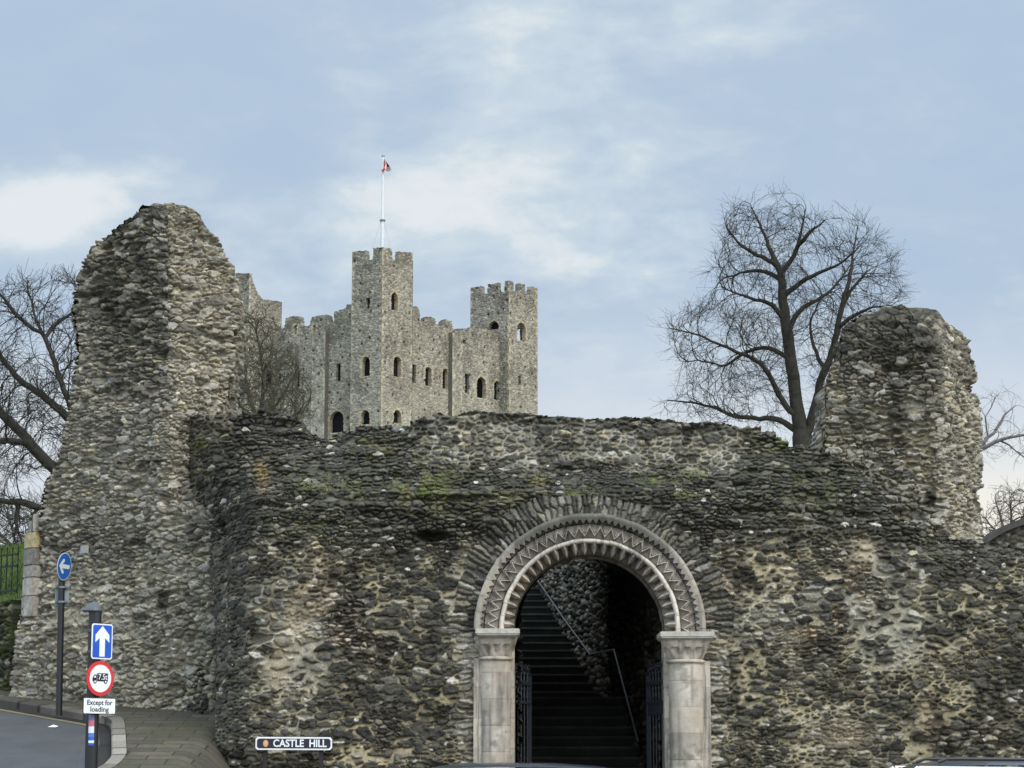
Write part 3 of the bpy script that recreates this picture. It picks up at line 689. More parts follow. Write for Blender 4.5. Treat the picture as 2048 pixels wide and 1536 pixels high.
def lvl(py, cols):
    """cols: (px, Y) of the front points; z from the middle one"""
    z = P(cols[1][0], py, cols[1][1]).z; out = []
    for (a, Y) in cols:
        d = P(a, HZ - (HZ - py) * cols[1][1] / Y, Y); out.append((d.x, Y))
    return z, out
def at_depth(T, col, py, Yref, Y):
    """silhouette column of a tower at the level that row py marks on the nearer arris"""
    q = HZ - (HZ - py) * Yref / Y
    return float(np.interp(q, [t[0] for t in T], [t[col] for t in T]))
def left_tower():
    T = [ # py, L, R, E
        (398, 322, 333, 342), (403, 310, 333, 356), (412, 293, 334, 374), (419, 284, 334, 383), (428, 275, 335, 391), (440, 258, 336, 399), (458, 233, 336, 410), (480, 206, 336, 424), (500, 190, 336, 440), (520, 175, 337, 448), (560, 164, 338, 455), (590, 152, 339, 464), (620, 148, 340, 468), (645, 150, 341, 471),
        (660, 160, 341, 471), (700, 158, 342, 470), (760, 152, 343, 466), (800, 147, 345, 458), (850, 138, 346, 452), (880, 133, 347, 450), (915, 122, 347, 450), (940, 104, 348, 450), (970, 92, 348, 452), (1010, 84, 350, 455), (1040, 76, 350, 456), (1120, 60, 350, 456), (1224, 58, 350, 456), (1236, 37, 350, 454), (1260, 34, 350, 452), (1330, 26, 350, 446), (1400, 17, 352, 440), (1470, 8, 352, 436)]
    lv = []
    for py, L_, Rr, E in T:
        lo = float(ss(np.array(float(py)), 960, 1050))
        yl = np.interp(L_, [10, 85, 150, 330], [36.9, 36.2, 35.85, 35.2]) - (.35 if py > 1230 else 0); yr = 34.75 if py > 450 else 34.9; ye = lerp(35.75, 34.2, lo)
        if py < 460: k = (460 - py) / 60.; yl = lerp(yl, 35.2, k); ye = lerp(ye, 35.2, k)
        L_ = at_depth(T, 1, py, yr, yl) - (5 if py < 900 else 0); E = at_depth(T, 3, py, yr, ye) + (7 if py < 800 else 0)
        z, out = lvl(py, [(L_, yl), (Rr, yr), (E, ye)])
        bx = out[2][0]; lx = out[0][0]
        wob = .10 * (float(vn(np.array([py / 55.]), np.array([3.3]), 77)[0]) - .5) + .05 * (float(vn(np.array([py / 17.]), np.array([5.3]), 78)[0]) - .5)
        out[1] = (out[1][0] + wob, out[1][1])
        out += [(bx - .05, max(ye, yl) + 1.3 * (1 if py > 460 else max(.30, 1 - (460 - py) / 80.))), (lx + .1, yl + 2.0 * (1 if py > 460 else max(.30, 1 - (460 - py) / 80.)))]
        lv.append((z, out))
    lv = lv[::-1]
    def shade(px, py, U, Z):
        n1 = fbm(U * .9, Z * .9, 501, 4); n2 = fbm(U * 2.4, Z * 2.4, 502, 4); nz = (n1 - .5) * 2; nz2 = (n2 - .5) * 2
        rt = ss(px + 10 * nz2, 325, 350); lowz = ss(py + 25 * nz2, 880, 960)  # rt: sunward right face, its light painted in as paler stone
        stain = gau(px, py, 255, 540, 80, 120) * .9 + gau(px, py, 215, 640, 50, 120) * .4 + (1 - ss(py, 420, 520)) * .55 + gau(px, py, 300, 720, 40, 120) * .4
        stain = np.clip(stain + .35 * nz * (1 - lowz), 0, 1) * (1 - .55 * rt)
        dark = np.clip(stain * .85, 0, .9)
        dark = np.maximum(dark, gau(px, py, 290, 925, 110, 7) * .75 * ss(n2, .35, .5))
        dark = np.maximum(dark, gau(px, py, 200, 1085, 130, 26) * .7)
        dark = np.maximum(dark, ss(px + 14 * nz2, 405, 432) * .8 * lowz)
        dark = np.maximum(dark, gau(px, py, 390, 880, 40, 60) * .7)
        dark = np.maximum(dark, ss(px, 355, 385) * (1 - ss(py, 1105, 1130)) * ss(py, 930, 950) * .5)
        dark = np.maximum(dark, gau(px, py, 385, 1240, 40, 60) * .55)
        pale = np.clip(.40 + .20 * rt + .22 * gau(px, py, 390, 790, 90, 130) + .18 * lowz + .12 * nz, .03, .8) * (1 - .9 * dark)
        mid = np.clip(.42 + .1 * nz2, .1, .6) * (1 - .35 * dark)
        m0 = np.broadcast_to(np.array([.20, .18, .14], np.float32), px.shape + (3,)); dk = np.broadcast_to(np.array([.045, .042, .034], np.float32), px.shape + (3,))
        mort = mixc(m0, dk, np.clip(dark + .3 * (1 - lowz), 0, 1))
        moss = gau(px, py, 395, 1420, 34, 34) * .8 + gau(px, py, 375, 1385, 16, 18) * .6 + gau(px, py, 270, 560, 60, 80) * .12 + gau(px, py, 350, 1120, 60, 25) * .2 + gau(px, py, 100, 1410, 120, 18) * .25
        mc = np.broadcast_to(np.array([.105, .10, .035], np.float32), px.shape + (3,))
        drk = np.zeros_like(px)
        # a vertical crack and socket low on the wall
        drk = np.maximum(drk, ss(gau(px, py, 322 + 6 * nz2, 1200, 12, 26), .35, .7))
        drk = np.maximum(drk, ss(gau(px, py, 330 + 5 * nz2, 1245, 5, 40), .4, .8) * .8)
        return pale, mid, mort, moss, mc, drk, (py + 20 * nz2 > 1120), dark
    o = loft_tower("ruined_tower", "tall pointed ruin of a rubble tower at the left end of the wall", lv, [290, 130, 10, 14, 10], shade, 600, .175, .088, .055, low=(.125, .09), ragged=.38)
    return o
left_tower()
def right_tower():
    T = [(616, 1772, 1805, 1826), (621, 1762, 1812, 1842), (628, 1742, 1820, 1858), (638, 1722, 1828, 1872), (648, 1702, 1838, 1888), (660, 1690, 1850, 1905), (672, 1687, 1860, 1920), (690, 1688, 1868, 1932), (705, 1687, 1872, 1942), (724, 1686, 1876, 1946), (736, 1664, 1879, 1948), (770, 1659, 1881, 1951),
         (830, 1656, 1883, 1954), (880, 1654, 1884, 1957), (960, 1650, 1886, 1959), (1070, 1645, 1888, 1961), (1180, 1640, 1890, 1962), (1420, 1640, 1890, 1962)]
    lv = []
    for py, L_, Cc, E in T:
        k = 1 if py > 690 else max(.25, 1 - (690 - py) / 100.)
        yl, yc, ye = lerp(34.9, 34.5, k), lerp(34.6, 34.1, k), lerp(34.9, 35.9, k)
        L_ = at_depth(T, 1, py, yc, yl) - 5; E = at_depth(T, 3, py, yc, ye) + 6
        z, out = lvl(py, [(L_, yl), (Cc, yc), (E, ye)])
        out += [(out[2][0] - .1, 35.0 + 2.0 * k), (out[0][0] + .1, 35.0 + 1.8 * k)]
        lv.append((z, out))
    lv = lv[::-1]
    def shade(px, py, U, Z):
        n1 = fbm(U * .9, Z * .9, 701, 4); n2 = fbm(U * 2.4, Z * 2.4, 702, 4); nz = (n1 - .5) * 2; nz2 = (n2 - .5) * 2
        rt = ss(px + 8 * nz2, 1868, 1890); bot = gau(px, py, 1850, 1030, 90, 70)  # rt: light on the right face put into the colour
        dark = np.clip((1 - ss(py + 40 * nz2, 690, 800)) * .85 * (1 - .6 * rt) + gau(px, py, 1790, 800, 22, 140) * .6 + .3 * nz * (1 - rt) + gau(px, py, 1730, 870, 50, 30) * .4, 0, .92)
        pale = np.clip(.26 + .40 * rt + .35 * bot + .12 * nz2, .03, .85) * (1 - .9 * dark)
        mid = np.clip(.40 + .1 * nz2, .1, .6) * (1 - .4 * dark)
        yel = np.broadcast_to(np.array([.20, .165, .095], np.float32), px.shape + (3,)); gr = np.broadcast_to(np.array([.15, .14, .12], np.float32), px.shape + (3,)); dk = np.broadcast_to(np.array([.035, .033, .026], np.float32), px.shape + (3,))
        mort = mixc(mixc(yel, gr, rt), dk, np.clip(dark + .15, 0, 1))
        moss = gau(px, py, 1795, 622, 20, 8) * .8 + gau(px, py, 1830, 725, 10, 20) * .6 + gau(px, py, 1705, 825, 14, 16) * .6
        mc = np.broadcast_to(np.array([.17, .15, .06], np.float32), px.shape + (3,))
        drk = ss(gau(px, py, 1862 + 8 * nz2, 995, 16, 22), .35, .6)
        return pale, mid, mort, moss, mc, drk, (py > 5000), dark
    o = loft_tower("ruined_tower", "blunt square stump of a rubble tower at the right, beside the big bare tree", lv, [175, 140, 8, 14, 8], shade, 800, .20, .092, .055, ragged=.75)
right_tower()

# ------------------------------------------------------------------ carved archway (parts of the gateway wall)
STONE_C = np.array([.455, .405, .335], np.float32)
def dressed_noise(x, z, s):
    n = fbm(x * 3, z * 3, s, 4); m = fbm(x * 11, z * 11, s + 5, 3)
    c = STONE_C * (0.62 + .75 * n)[..., None]
    st_ = fbm(x * 13, z * 1.1, s + 21, 4); c = c * (1 - .45 * ss(st_, .52, .72))[..., None]
    c = mixc(c, np.array([.10, .105, .07], np.float32), np.clip(ss(2.6 - z + .8 * (n - .5), .2, 1.4), 0, 1) * .35 * ss(m, .35, .6))
    c = mixc(c, np.array([.13, .12, .10], np.float32), np.clip(ss(m * .5 + n * .5, .56, .72), 0, 1) * .55)
    c = mixc(c, np.array([.36, .27, .18], np.float32), ss(fbm(x * 2 + 9, z * 2, s + 9, 3), .58, .75) * .22)
    return c
def arch():
    x0, z0 = ACX, ACZ; yf = YW - .13
    nt_ = 1150; th = np.linspace(-.036, math.pi + .01, nt_, dtype=np.float32)
    def ring(name, prof, fn, seed, dark=0.0, n=24, tone=1.0):
        """prof: (radius, y) polyline; fn(theta, s, t) -> height along the profile normal and colour factor"""
        pr, s_ = resample(prof, n); tan = np.gradient(pr, axis=0); tan /= np.linalg.norm(tan, axis=1, keepdims=True)
        nr = np.stack([-tan[:, 1], tan[:, 0]], -1)      # normal in the (r,y) plane
        if nr[:, 1].mean() > 0: nr = -nr
        TT, SS = np.meshgrid(th, s_ / s_[-1], indexing='ij')
        h, cf = fn(TT, SS)
        r = pr[None, :, 0] + nr[None, :, 0] * h; y = pr[None, :, 1] + nr[None, :, 1] * h
        # hand-cut blocks: each voussoir sits a little differently
        vid = np.floor(TT / math.pi * 21); off = (_h(vid, vid * 0, seed) - .5) * .010
        r = r + off
        G = np.stack([x0 + r * np.cos(TT), y, z0 + r * np.sin(TT)], -1).astype(np.float32)
        c = dressed_noise(G[..., 0] + 5, G[..., 2] + seed, seed) * tone * (.86 + .28 * _h(vid, vid * 0, seed + 1))[..., None] * cf[..., None]
        fr = TT / math.pi * 21 - vid; jn = np.minimum(fr, 1 - fr) * math.pi / 21 * 1.4 < .004
        c = np.where(jn[..., None], c * .55, c)
        # weathering: lichen-grey on the crown of the outer mouldings
        crown = ss(np.sin(TT) + .25 * (fbm(TT * 4, SS * 2, seed + 4, 3) - .5), .50, .85) * dark
        c = mixc(c, np.array([.075, .072, .060], np.float32) * (.6 + .8 * fbm(G[..., 0] * 6, G[..., 2] * 6, seed + 3, 3))[..., None], crown * .85)
        mesh_np(name, G, grid_quads(nt_, n).reshape(-1, 4), M_DRESSED, GATE, np.clip(c, .01, .7))
    def tri(t, n): q = t / math.pi * n; return np.abs((q - np.floor(q)) * 2 - 1)
    # label: plain band with a saw-tooth lower edge
    def label(t, s):
        saw = tri(t, 52); edge = .52 + .42 * saw
        h = np.where(s < edge, .034, -.026); h = np.where(s < .06, h - .03 * (1 - s / .06), h)
        return h, np.where(s < edge, 1.0, .62)
    ring("hood_moulding", [(1.62, yf + .16), (1.62, yf - .03), (1.505, yf + .005)], lambda t, s: label(t, np.clip((s - .52) / .48, 0, 1)), 31, .95, 34, .82)
    # chevrons
    def chev(t, s):
        z = tri(t, 29); a = np.abs(s - (.22 + .56 * z)); b = np.abs(s - (.02 + .56 * z)); 
        rid = np.maximum(np.clip(1.15 - a / .17, 0, 1), .8 * np.clip(1.1 - b / .09, 0, 1))
        return rid * .055 - .020, .74 + .34 * rid
    ring("chevron_moulding", [(1.505, yf + .030), (1.40, yf + .015), (1.295, yf + .055)], chev, 37, .35, 40, .95)
    # plain roll
    pr = [(1.295 - .032 + .036 * math.cos(a), yf + .045 - .052 * math.sin(a)) for a in np.linspace(0.0, math.pi, 14)]
    ring("roll_moulding", pr, lambda t, s: (0 * s, .9 + .25 * np.sin(s * math.pi)), 41, .25, 18, 1.22)
    # splayed inner order with pointed teeth
    def teeth(t, s):
        q = t / math.pi * 26; f = q - np.floor(q); k = np.abs(f * 2 - 1)
        d = np.clip(1 - (k * 1.15 + np.abs(s - .42) * 1.5), 0, 1)
        hol = np.clip(k - .55, 0, 1) * np.clip(1 - np.abs(s - .35) * 2.6, 0, 1)
        return d * .11 - hol * .12, .70 + .55 * d - .35 * hol
    ring("tooth_moulding", [(1.262, yf + .035), (1.228, yf + .06), (1.212, yf + .09), (1.10, yf + .29), (1.088, yf + .33)], teeth, 43, .3, 40, 1.0)
    ring("soffit", [(1.088, yf + .33), (1.085, yf + .45), (1.085, yf + .95)], lambda t, s: (0 * s, 0 * s + .8), 47, 0, 14, .9)
    ring("backing", [(1.66, yf + .37), (1.07, yf + .37)], lambda t, s: (0 * s, 0 * s + .3), 49, 0, 6, .5)
    # columns
    for side, (pxc, rad, pi, po, ptop) in enumerate(((991, .215, 1023, 947, 1258), (1374, .245, 1333, 1422, 1264))):
        cx = P(pxc, 1400, yf).x; zt = P(pxc, ptop, yf).z; zb = float(ground_z(cx, yf)) - .05
        s = 1 if side == 0 else -1
        xi = P(pi, 1400, yf).x; xo = P(po, 1400, yf).x
        cy = yf + .16
        # shaft: ashlar drums of uneven tone
        na, nz = 40, 260; a = np.linspace(0, 2 * math.pi, na); z = np.linspace(zb, zt - .44, nz)
        A, Zz = np.meshgrid(a, z); co = np.floor((Zz - zb + .11 * side) / .37); fr = (Zz - zb + .11 * side) / .37 - co
        half = np.floor((A + co * .9) / math.pi)
        rr = rad - .003 * (np.minimum(fr, 1 - fr) * .37 < .008) + .006 * (fbm(A * 2, Zz * 5, 77 + side, 3) - .5)
        G = np.stack([cx + rr * np.cos(A), cy + rr * np.sin(A), Zz], -1)
        c = dressed_noise(G[..., 0] * 1.5 + 7 * side, G[..., 2], 81 + side) * (.78 + .42 * _h(co, half + 3, 83 + side))[..., None]
        c = mixc(c, np.array([.42, .345, .26], np.float32), (_h(co, half, 85 + side) > .62) * .35)
        c = np.where((np.minimum(fr, 1 - fr) * .37 < .006)[..., None], c * .82, c)
        col = mesh_np("column", G, grid_quads(nz, na).reshape(-1, 4), M_DRESSED, GATE, np.clip(c, .02, .7))
        def sub(name, G, C): mesh_np(name, G, grid_quads(*G.shape[:2]).reshape(-1, 4), M_DRESSED, None, C, smooth=True).parent = col
        # neck ring, scalloped capital
        prof = [(rad, zt - .445), (rad + .03, zt - .435), (rad + .04, zt - .415), (rad + .03, zt - .395), (rad, zt - .385)]
        A2 = np.linspace(0, 2 * math.pi, 40); G = np.array([[(cx + r * math.cos(t), cy + r * math.sin(t), zz) for t in A2] for r, zz in prof]); 
        sub("neck_ring", G, dressed_noise(G[..., 0], G[..., 2], 91) * 1.05)
        m = 96; A3 = np.linspace(0, 2 * math.pi, m); lev = np.linspace(0, 1, 30); G = np.zeros((30, m, 3))
        for i, q in enumerate(lev):
            zz = zt - .385 + q * .27
            ca, sa = np.cos(A3), np.sin(A3); sq = 1 / np.maximum(np.abs(ca), np.abs(sa)); w = q ** .75
            rbase = rad * 1.0; rtop = (rad + .085) * np.minimum(sq, 1.28)
            r = rbase * (1 - w) + rtop * w
            # cone-shaped scallops: flutes below an arched edge, plain shield above it
            f = A3 / (2 * math.pi) * 12; tt = np.abs((f - np.floor(f)) * 2 - 1); edge = .62 - .22 * (1 - tt) ** 2 * 1.3
            r = r - np.where(q < edge, .055 * tt ** 2 * np.sin(np.clip(q / .62, 0, 1) * math.pi * .75), -.012)
            G[i] = np.stack([cx + r * ca, cy + r * sa, np.full(m, zz)], -1)
        sub("capital", G, np.clip(dressed_noise(G[..., 0] * 2, G[..., 2] * 2, 93 + side) * (1.05 if side else .92), .02, .7))
        # abacus slab
        hw = .315 if side == 0 else .385; ax = cx + s * (.03) if side == 0 else cx + .0
        b = MB(); b.add([(ax + X * e, cy - .02 + Y * e2, zz) for zz, e, e2 in ((zt - .125, hw - .055, .33), (zt - .085, hw, .38), (zt - .005, hw, .38)) for X, Y in ((-1, -1), (1, -1), (1, 1), (-1, 1))],
              [(0, 1, 2, 3)] + [(4 * l + i, 4 * l + (i + 1) % 4, 4 * l + 4 + (i + 1) % 4, 4 * l + 4 + i) for l in (0, 1) for i in range(4)] + [(8, 9, 10, 11)])
        b.build("abacus", mat("abacus_stone", (.42, .395, .34), .85, .2, var=.28, vscale=14, bump=.004, bscale=60), None, bevel=.012).parent = col
        # jamb: flat ashlar strip outside the column and the plain reveal behind it
        nx, nz = 26, 170
        def slab(name, p0, p1, z1, seed):
            t = np.linspace(0, 1, nx); z = np.linspace(zb, z1, nz); T, Zz = np.meshgrid(t, z)
            co = np.floor((Zz - zb) / .43 + .3); fr = (Zz - zb) / .43 + .3 - co
            G = np.stack([p0[0] + (p1[0] - p0[0]) * T, p0[1] + (p1[1] - p0[1]) * T, Zz], -1)
            c = dressed_noise(G[..., 0] * 2 + G[..., 1], G[..., 2], seed) * (.8 + .4 * _h(co, co * 0, seed))[..., None]; c = np.where((np.minimum(fr, 1 - fr) < .02)[..., None], c * .8, c)
            mesh_np(name, G, grid_quads(nz, nx).reshape(-1, 4), M_DRESSED, GATE, np.clip(c, .02, .7))
        xa = cx - s * (rad * .85); 
        slab("jamb", (xo, yf + .055), (xa, yf + .075), zt - .41, 95 + side)
        slab("jamb", (xo, yf + .3), (xo, yf + .055), zt - .41, 97 + side)
        xr = ACX - s * 1.075
        slab("jamb", (cx, cy + .16), (xr, cy + .22), zt - .12, 99 + side); slab("jamb", (xr, cy + .22), (xr, yf + .95), zt - .005, 103 + side)
arch()

# ------------------------------------------------------------------ passage, staircase and gates behind the arch
def passage():
    yb = 37.9
    # line of the right-hand wall in plan, bending to the left as it climbs
    RW = [(2.20, YW + .75), (1.62, yb), (1.52, 38.0), (.42, 46.2), (-.25, 51.0)]; LW = [(.10, YW + .75), (-.55, yb), (-1.2, 38.0), (-2.3, 46.2), (-2.95, 51.0)]
    def wallsheet(name, pts, z0f, z1, seed, label, flip, bright=1.0, parent=None):
        p, s = resample(pts, max(20, int(np.linalg.norm(np.diff(np.array(pts), axis=0), axis=1).sum() / .028)))
        z = np.arange(z0f, z1, .028); S, Z = np.meshgrid(s, z); S = S.astype(np.float32) + 9; Z = Z.astype(np.float32)
        o = np.ones_like(S)
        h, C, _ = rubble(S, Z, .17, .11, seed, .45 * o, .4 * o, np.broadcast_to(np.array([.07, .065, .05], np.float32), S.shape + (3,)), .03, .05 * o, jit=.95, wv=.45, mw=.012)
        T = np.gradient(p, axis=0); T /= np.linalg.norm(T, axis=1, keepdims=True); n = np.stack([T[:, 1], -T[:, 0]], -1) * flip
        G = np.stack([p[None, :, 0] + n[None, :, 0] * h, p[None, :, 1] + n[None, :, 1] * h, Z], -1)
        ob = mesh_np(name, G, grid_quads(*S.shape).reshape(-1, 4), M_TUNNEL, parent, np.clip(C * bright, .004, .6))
        if label: tag(ob, label, "stair wall")
        return ob
    root = empty("passage", (1.0, 34.5, 0.7), "dark vaulted passage running back from the carved archway", "passage")
    wallsheet("side_wall", RW[:2], .3, ACZ + 1.4, 901, None, -1, .16, root); wallsheet("side_wall", LW[:2], .3, ACZ + 1.4, 911, None, 1, .16, root)  # rubble colour cut right down for the shade under the vault
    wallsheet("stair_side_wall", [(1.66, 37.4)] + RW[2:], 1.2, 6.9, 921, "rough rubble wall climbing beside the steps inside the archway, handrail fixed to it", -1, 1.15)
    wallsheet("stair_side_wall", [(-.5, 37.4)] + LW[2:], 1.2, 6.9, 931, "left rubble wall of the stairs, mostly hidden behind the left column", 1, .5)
    # vault
    ns, na = 90, 70; S = np.linspace(0, 1, ns); A = np.linspace(-.05, math.pi + .05, na)
    G = np.zeros((ns, na, 3))
    for i, t in enumerate(S):
        xl = LW[0][0] + (LW[1][0] - LW[0][0]) * t; xr = RW[0][0] + (RW[1][0] - RW[0][0]) * t; y = YW + .75 + (yb - YW - .75) * t
        c = (xl + xr) / 2; r = (xr - xl) / 2
        rr = r + .05 * (fbm(A * 3, A * 0 + t * 9, 941, 3) - .5)
        G[i] = np.stack([c + rr * np.cos(A), np.full(na, y), ACZ + .02 + 1.2 * t + rr * 1.04 * np.sin(A)], -1)
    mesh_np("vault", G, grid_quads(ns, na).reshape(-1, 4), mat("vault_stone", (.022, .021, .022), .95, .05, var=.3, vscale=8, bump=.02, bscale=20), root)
    # mass of masonry over the vault and beside it, so no daylight leaks into the passage
    b = MB(); b.box((.75, 36.1, 6.25), (6.0, 3.4, .4)); b.box((-1.6, 35.6, 3.0), (1.9, 4.4, 6.4)); b.box((3.4, 35.7, 3.0), (2.2, 4.4, 6.4))
    b.build("core", M_DARKIN, root)
    # steps
    st = empty("staircase", (1.0, 34, 0.7), "worn dark stone steps climbing away behind the carved archway", "staircase")
    def edge(y, L): 
        a = np.array(L); return float(np.interp(y, a[:, 1], a[:, 0]))
    zl = P(1180, 1395, 36.0).z
    def flight(name, y, z, n, ri, go):
        """steps as one folded sheet; nosings painted paler for wear and the light their edges catch"""
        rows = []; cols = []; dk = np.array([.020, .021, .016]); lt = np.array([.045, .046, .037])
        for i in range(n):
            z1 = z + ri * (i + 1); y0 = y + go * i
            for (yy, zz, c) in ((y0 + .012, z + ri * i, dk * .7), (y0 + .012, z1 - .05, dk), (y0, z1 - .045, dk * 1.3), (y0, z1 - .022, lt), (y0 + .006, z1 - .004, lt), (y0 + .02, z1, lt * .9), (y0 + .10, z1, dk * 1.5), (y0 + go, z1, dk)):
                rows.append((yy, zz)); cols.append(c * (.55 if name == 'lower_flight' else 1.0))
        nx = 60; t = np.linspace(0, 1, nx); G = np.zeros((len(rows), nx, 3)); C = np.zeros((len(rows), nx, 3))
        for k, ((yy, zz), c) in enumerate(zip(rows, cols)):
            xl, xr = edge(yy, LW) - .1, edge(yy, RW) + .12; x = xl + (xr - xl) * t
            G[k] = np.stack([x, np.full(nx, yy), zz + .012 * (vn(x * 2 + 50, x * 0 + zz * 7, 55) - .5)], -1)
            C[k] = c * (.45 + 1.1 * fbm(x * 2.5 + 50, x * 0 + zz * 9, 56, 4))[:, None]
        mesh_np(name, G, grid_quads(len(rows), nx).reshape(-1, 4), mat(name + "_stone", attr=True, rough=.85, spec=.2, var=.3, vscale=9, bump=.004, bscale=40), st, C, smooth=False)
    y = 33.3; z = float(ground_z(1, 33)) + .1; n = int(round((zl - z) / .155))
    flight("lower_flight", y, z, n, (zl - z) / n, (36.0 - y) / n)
    b = MB(); b.box((.55, 37.05, zl - .06), (2.7, 2.0, .12)); b.build("landing", mat("landing_stone", (.12, .12, .10), .8, .25, var=.3, vscale=6), st, bevel=.012)
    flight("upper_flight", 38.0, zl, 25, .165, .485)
    b = MB(); b.box((-.7, 50.9, 4.2), (4.4, .5, 6.0)); b.build("end_wall", M_STEP, st)
    # handrail fixed to the right-hand wall
    hr = empty("handrail", (1.4, 38, 3.4), "thin grey metal handrail bent over the landing and fixed to the rubble stair wall", "handrail")
    def onwall(px, py, off=.09):
        lo = None
        for y in np.linspace(32.4, 50, 900):
            p = P(px, py, y)
            if p.x >= edge(y, RW) - off: return Vector((edge(y, RW) - off, y, p.z))
        return P(px, py, 46)
    pts = [onwall(*q) for q in ((1068, 1140), (1075, 1160), (1126, 1235), (1180, 1309))]
    q0 = pts[-1]; q1 = Vector((edge(37.7, RW) - .09, 37.7, q0.z)); q1b = P(1207, 1310, 36.9)
    pts += [Vector((edge(36.4, RW) - .09, 36.4, q0.z - .02)), Vector((edge(34.0, RW) - .09, 34.0, P(1290, 1482, 34.0).z))]
    b = MB(); b.tube(pts, .016, 8); b.build("rail", M_RAIL, hr, smooth=True)
    for f in (.15, .5, .85):
        p = pts[1].lerp(pts[3], f); b = MB(); b.tube([p, p + Vector((.06, 0, -.06)), p + Vector((.13, 0, -.06))], .010, 6); b.build("bracket", M_RAIL, hr)
    p = pts[4].lerp(pts[5], .5); b = MB(); b.tube([p, p + Vector((.06, 0, -.06)), p + Vector((.13, 0, -.06))], .010, 6); b.build("bracket", M_RAIL, hr)
passage()

def iron_gate(label, hx, hy, ang, wdt, ztop_h, ztop_f, mirror, panel=False):
    """a gate leaf hinged at (hx,hy), opened by ang; taller at the hinge, with a swept top rail and scrolls"""
    zb = float(ground_z(hx, hy)) + .12
    root = empty("iron_gate", (hx, hy, zb), label, "gate")
    d = Vector((math.cos(ang), math.sin(ang), 0)); n = Vector((-d.y, d.x, 0))
    at = lambda t, z: Vector((hx, hy, z)) + d * (wdt * t)
    zc = ztop_f - .12
    M3 = Matrix((d, n, Vector((0, 0, 1)))).transposed()
    b = MB()
    b.box(at(.02, (zb + ztop_h) / 2), (.045, .045, ztop_h - zb), M=M3); b.box(at(.98, (zb + ztop_f) / 2), (.045, .045, ztop_f - zb), M=M3)
    for z in (zb + .05, zb + .42, zc, zc - .28):
        b.box(at(.5, z), (wdt, .035, .04), M=M3)
    b.tube([at(1 - (1 - math.cos(a)) * .98, ztop_f + math.sin(a) * (ztop_h - ztop_f)) for a in np.linspace(0, math.pi / 2, 14)], .018, 6)
    b.build("frame", M_IRON, root)
    nb = 6
    for i in range(1, nb):
        t = i / nb; b = MB(); top = zc + (.20 if i % 2 else .12)
        b.tube([at(t, zb + .05), at(t, top)], .0105, 6); b.lathe(at(t, top), [(.0105, 0), (.022, .015), (.001, .07)], 6); b.build("bar", M_IRON, root)
    b = MB()
    for i in range(nb):
        t = (i + .5) / nb; r = wdt / nb * .42
        for zc_ in (zc - .14, zc + .09):
            b.tube([at(t + math.cos(a) * r / wdt, zc_ + math.sin(a) * r) for a in np.linspace(0, 2 * math.pi, 13)], .008, 5, cap=False)
        b.tube([at(t + math.cos(a) * r * (1 - a / 9) / wdt, zc + .22 + math.sin(a) * r * (1 - a / 9)) for a in np.linspace(0, 7.5, 22)], .007, 5)
    b.build("scrollwork", M_IRON, root)
    if panel:
        b = MB(); b.box(at(.5, zc - .36), (wdt * .9, .02, .2), M=M3); b.build("lock_panel", M_IRON, root, bevel=.004)
    b = MB(); b.lathe(at(.02, ztop_h), [(.02, 0), (.034, .02), (.034, .05), (.018, .09), (.001, .11)], 10); b.build("finial", M_IRON, root)
    return root
iron_gate("blue-black iron gate leaf folded open against the left column of the archway", P(1023, 1400, 32.0).x + .0, 32.0, R(74), 1.02, P(1022, 1328, 32).z, P(1056, 1352, 33.0).z, False)
iron_gate("blue-black iron gate leaf with a lock panel, folded open by the right column", P(1333, 1400, 32.0).x - .02, 32.0, R(101), 1.02, P(1333, 1330, 32).z, P(1296, 1352, 33.0).z, True, True)

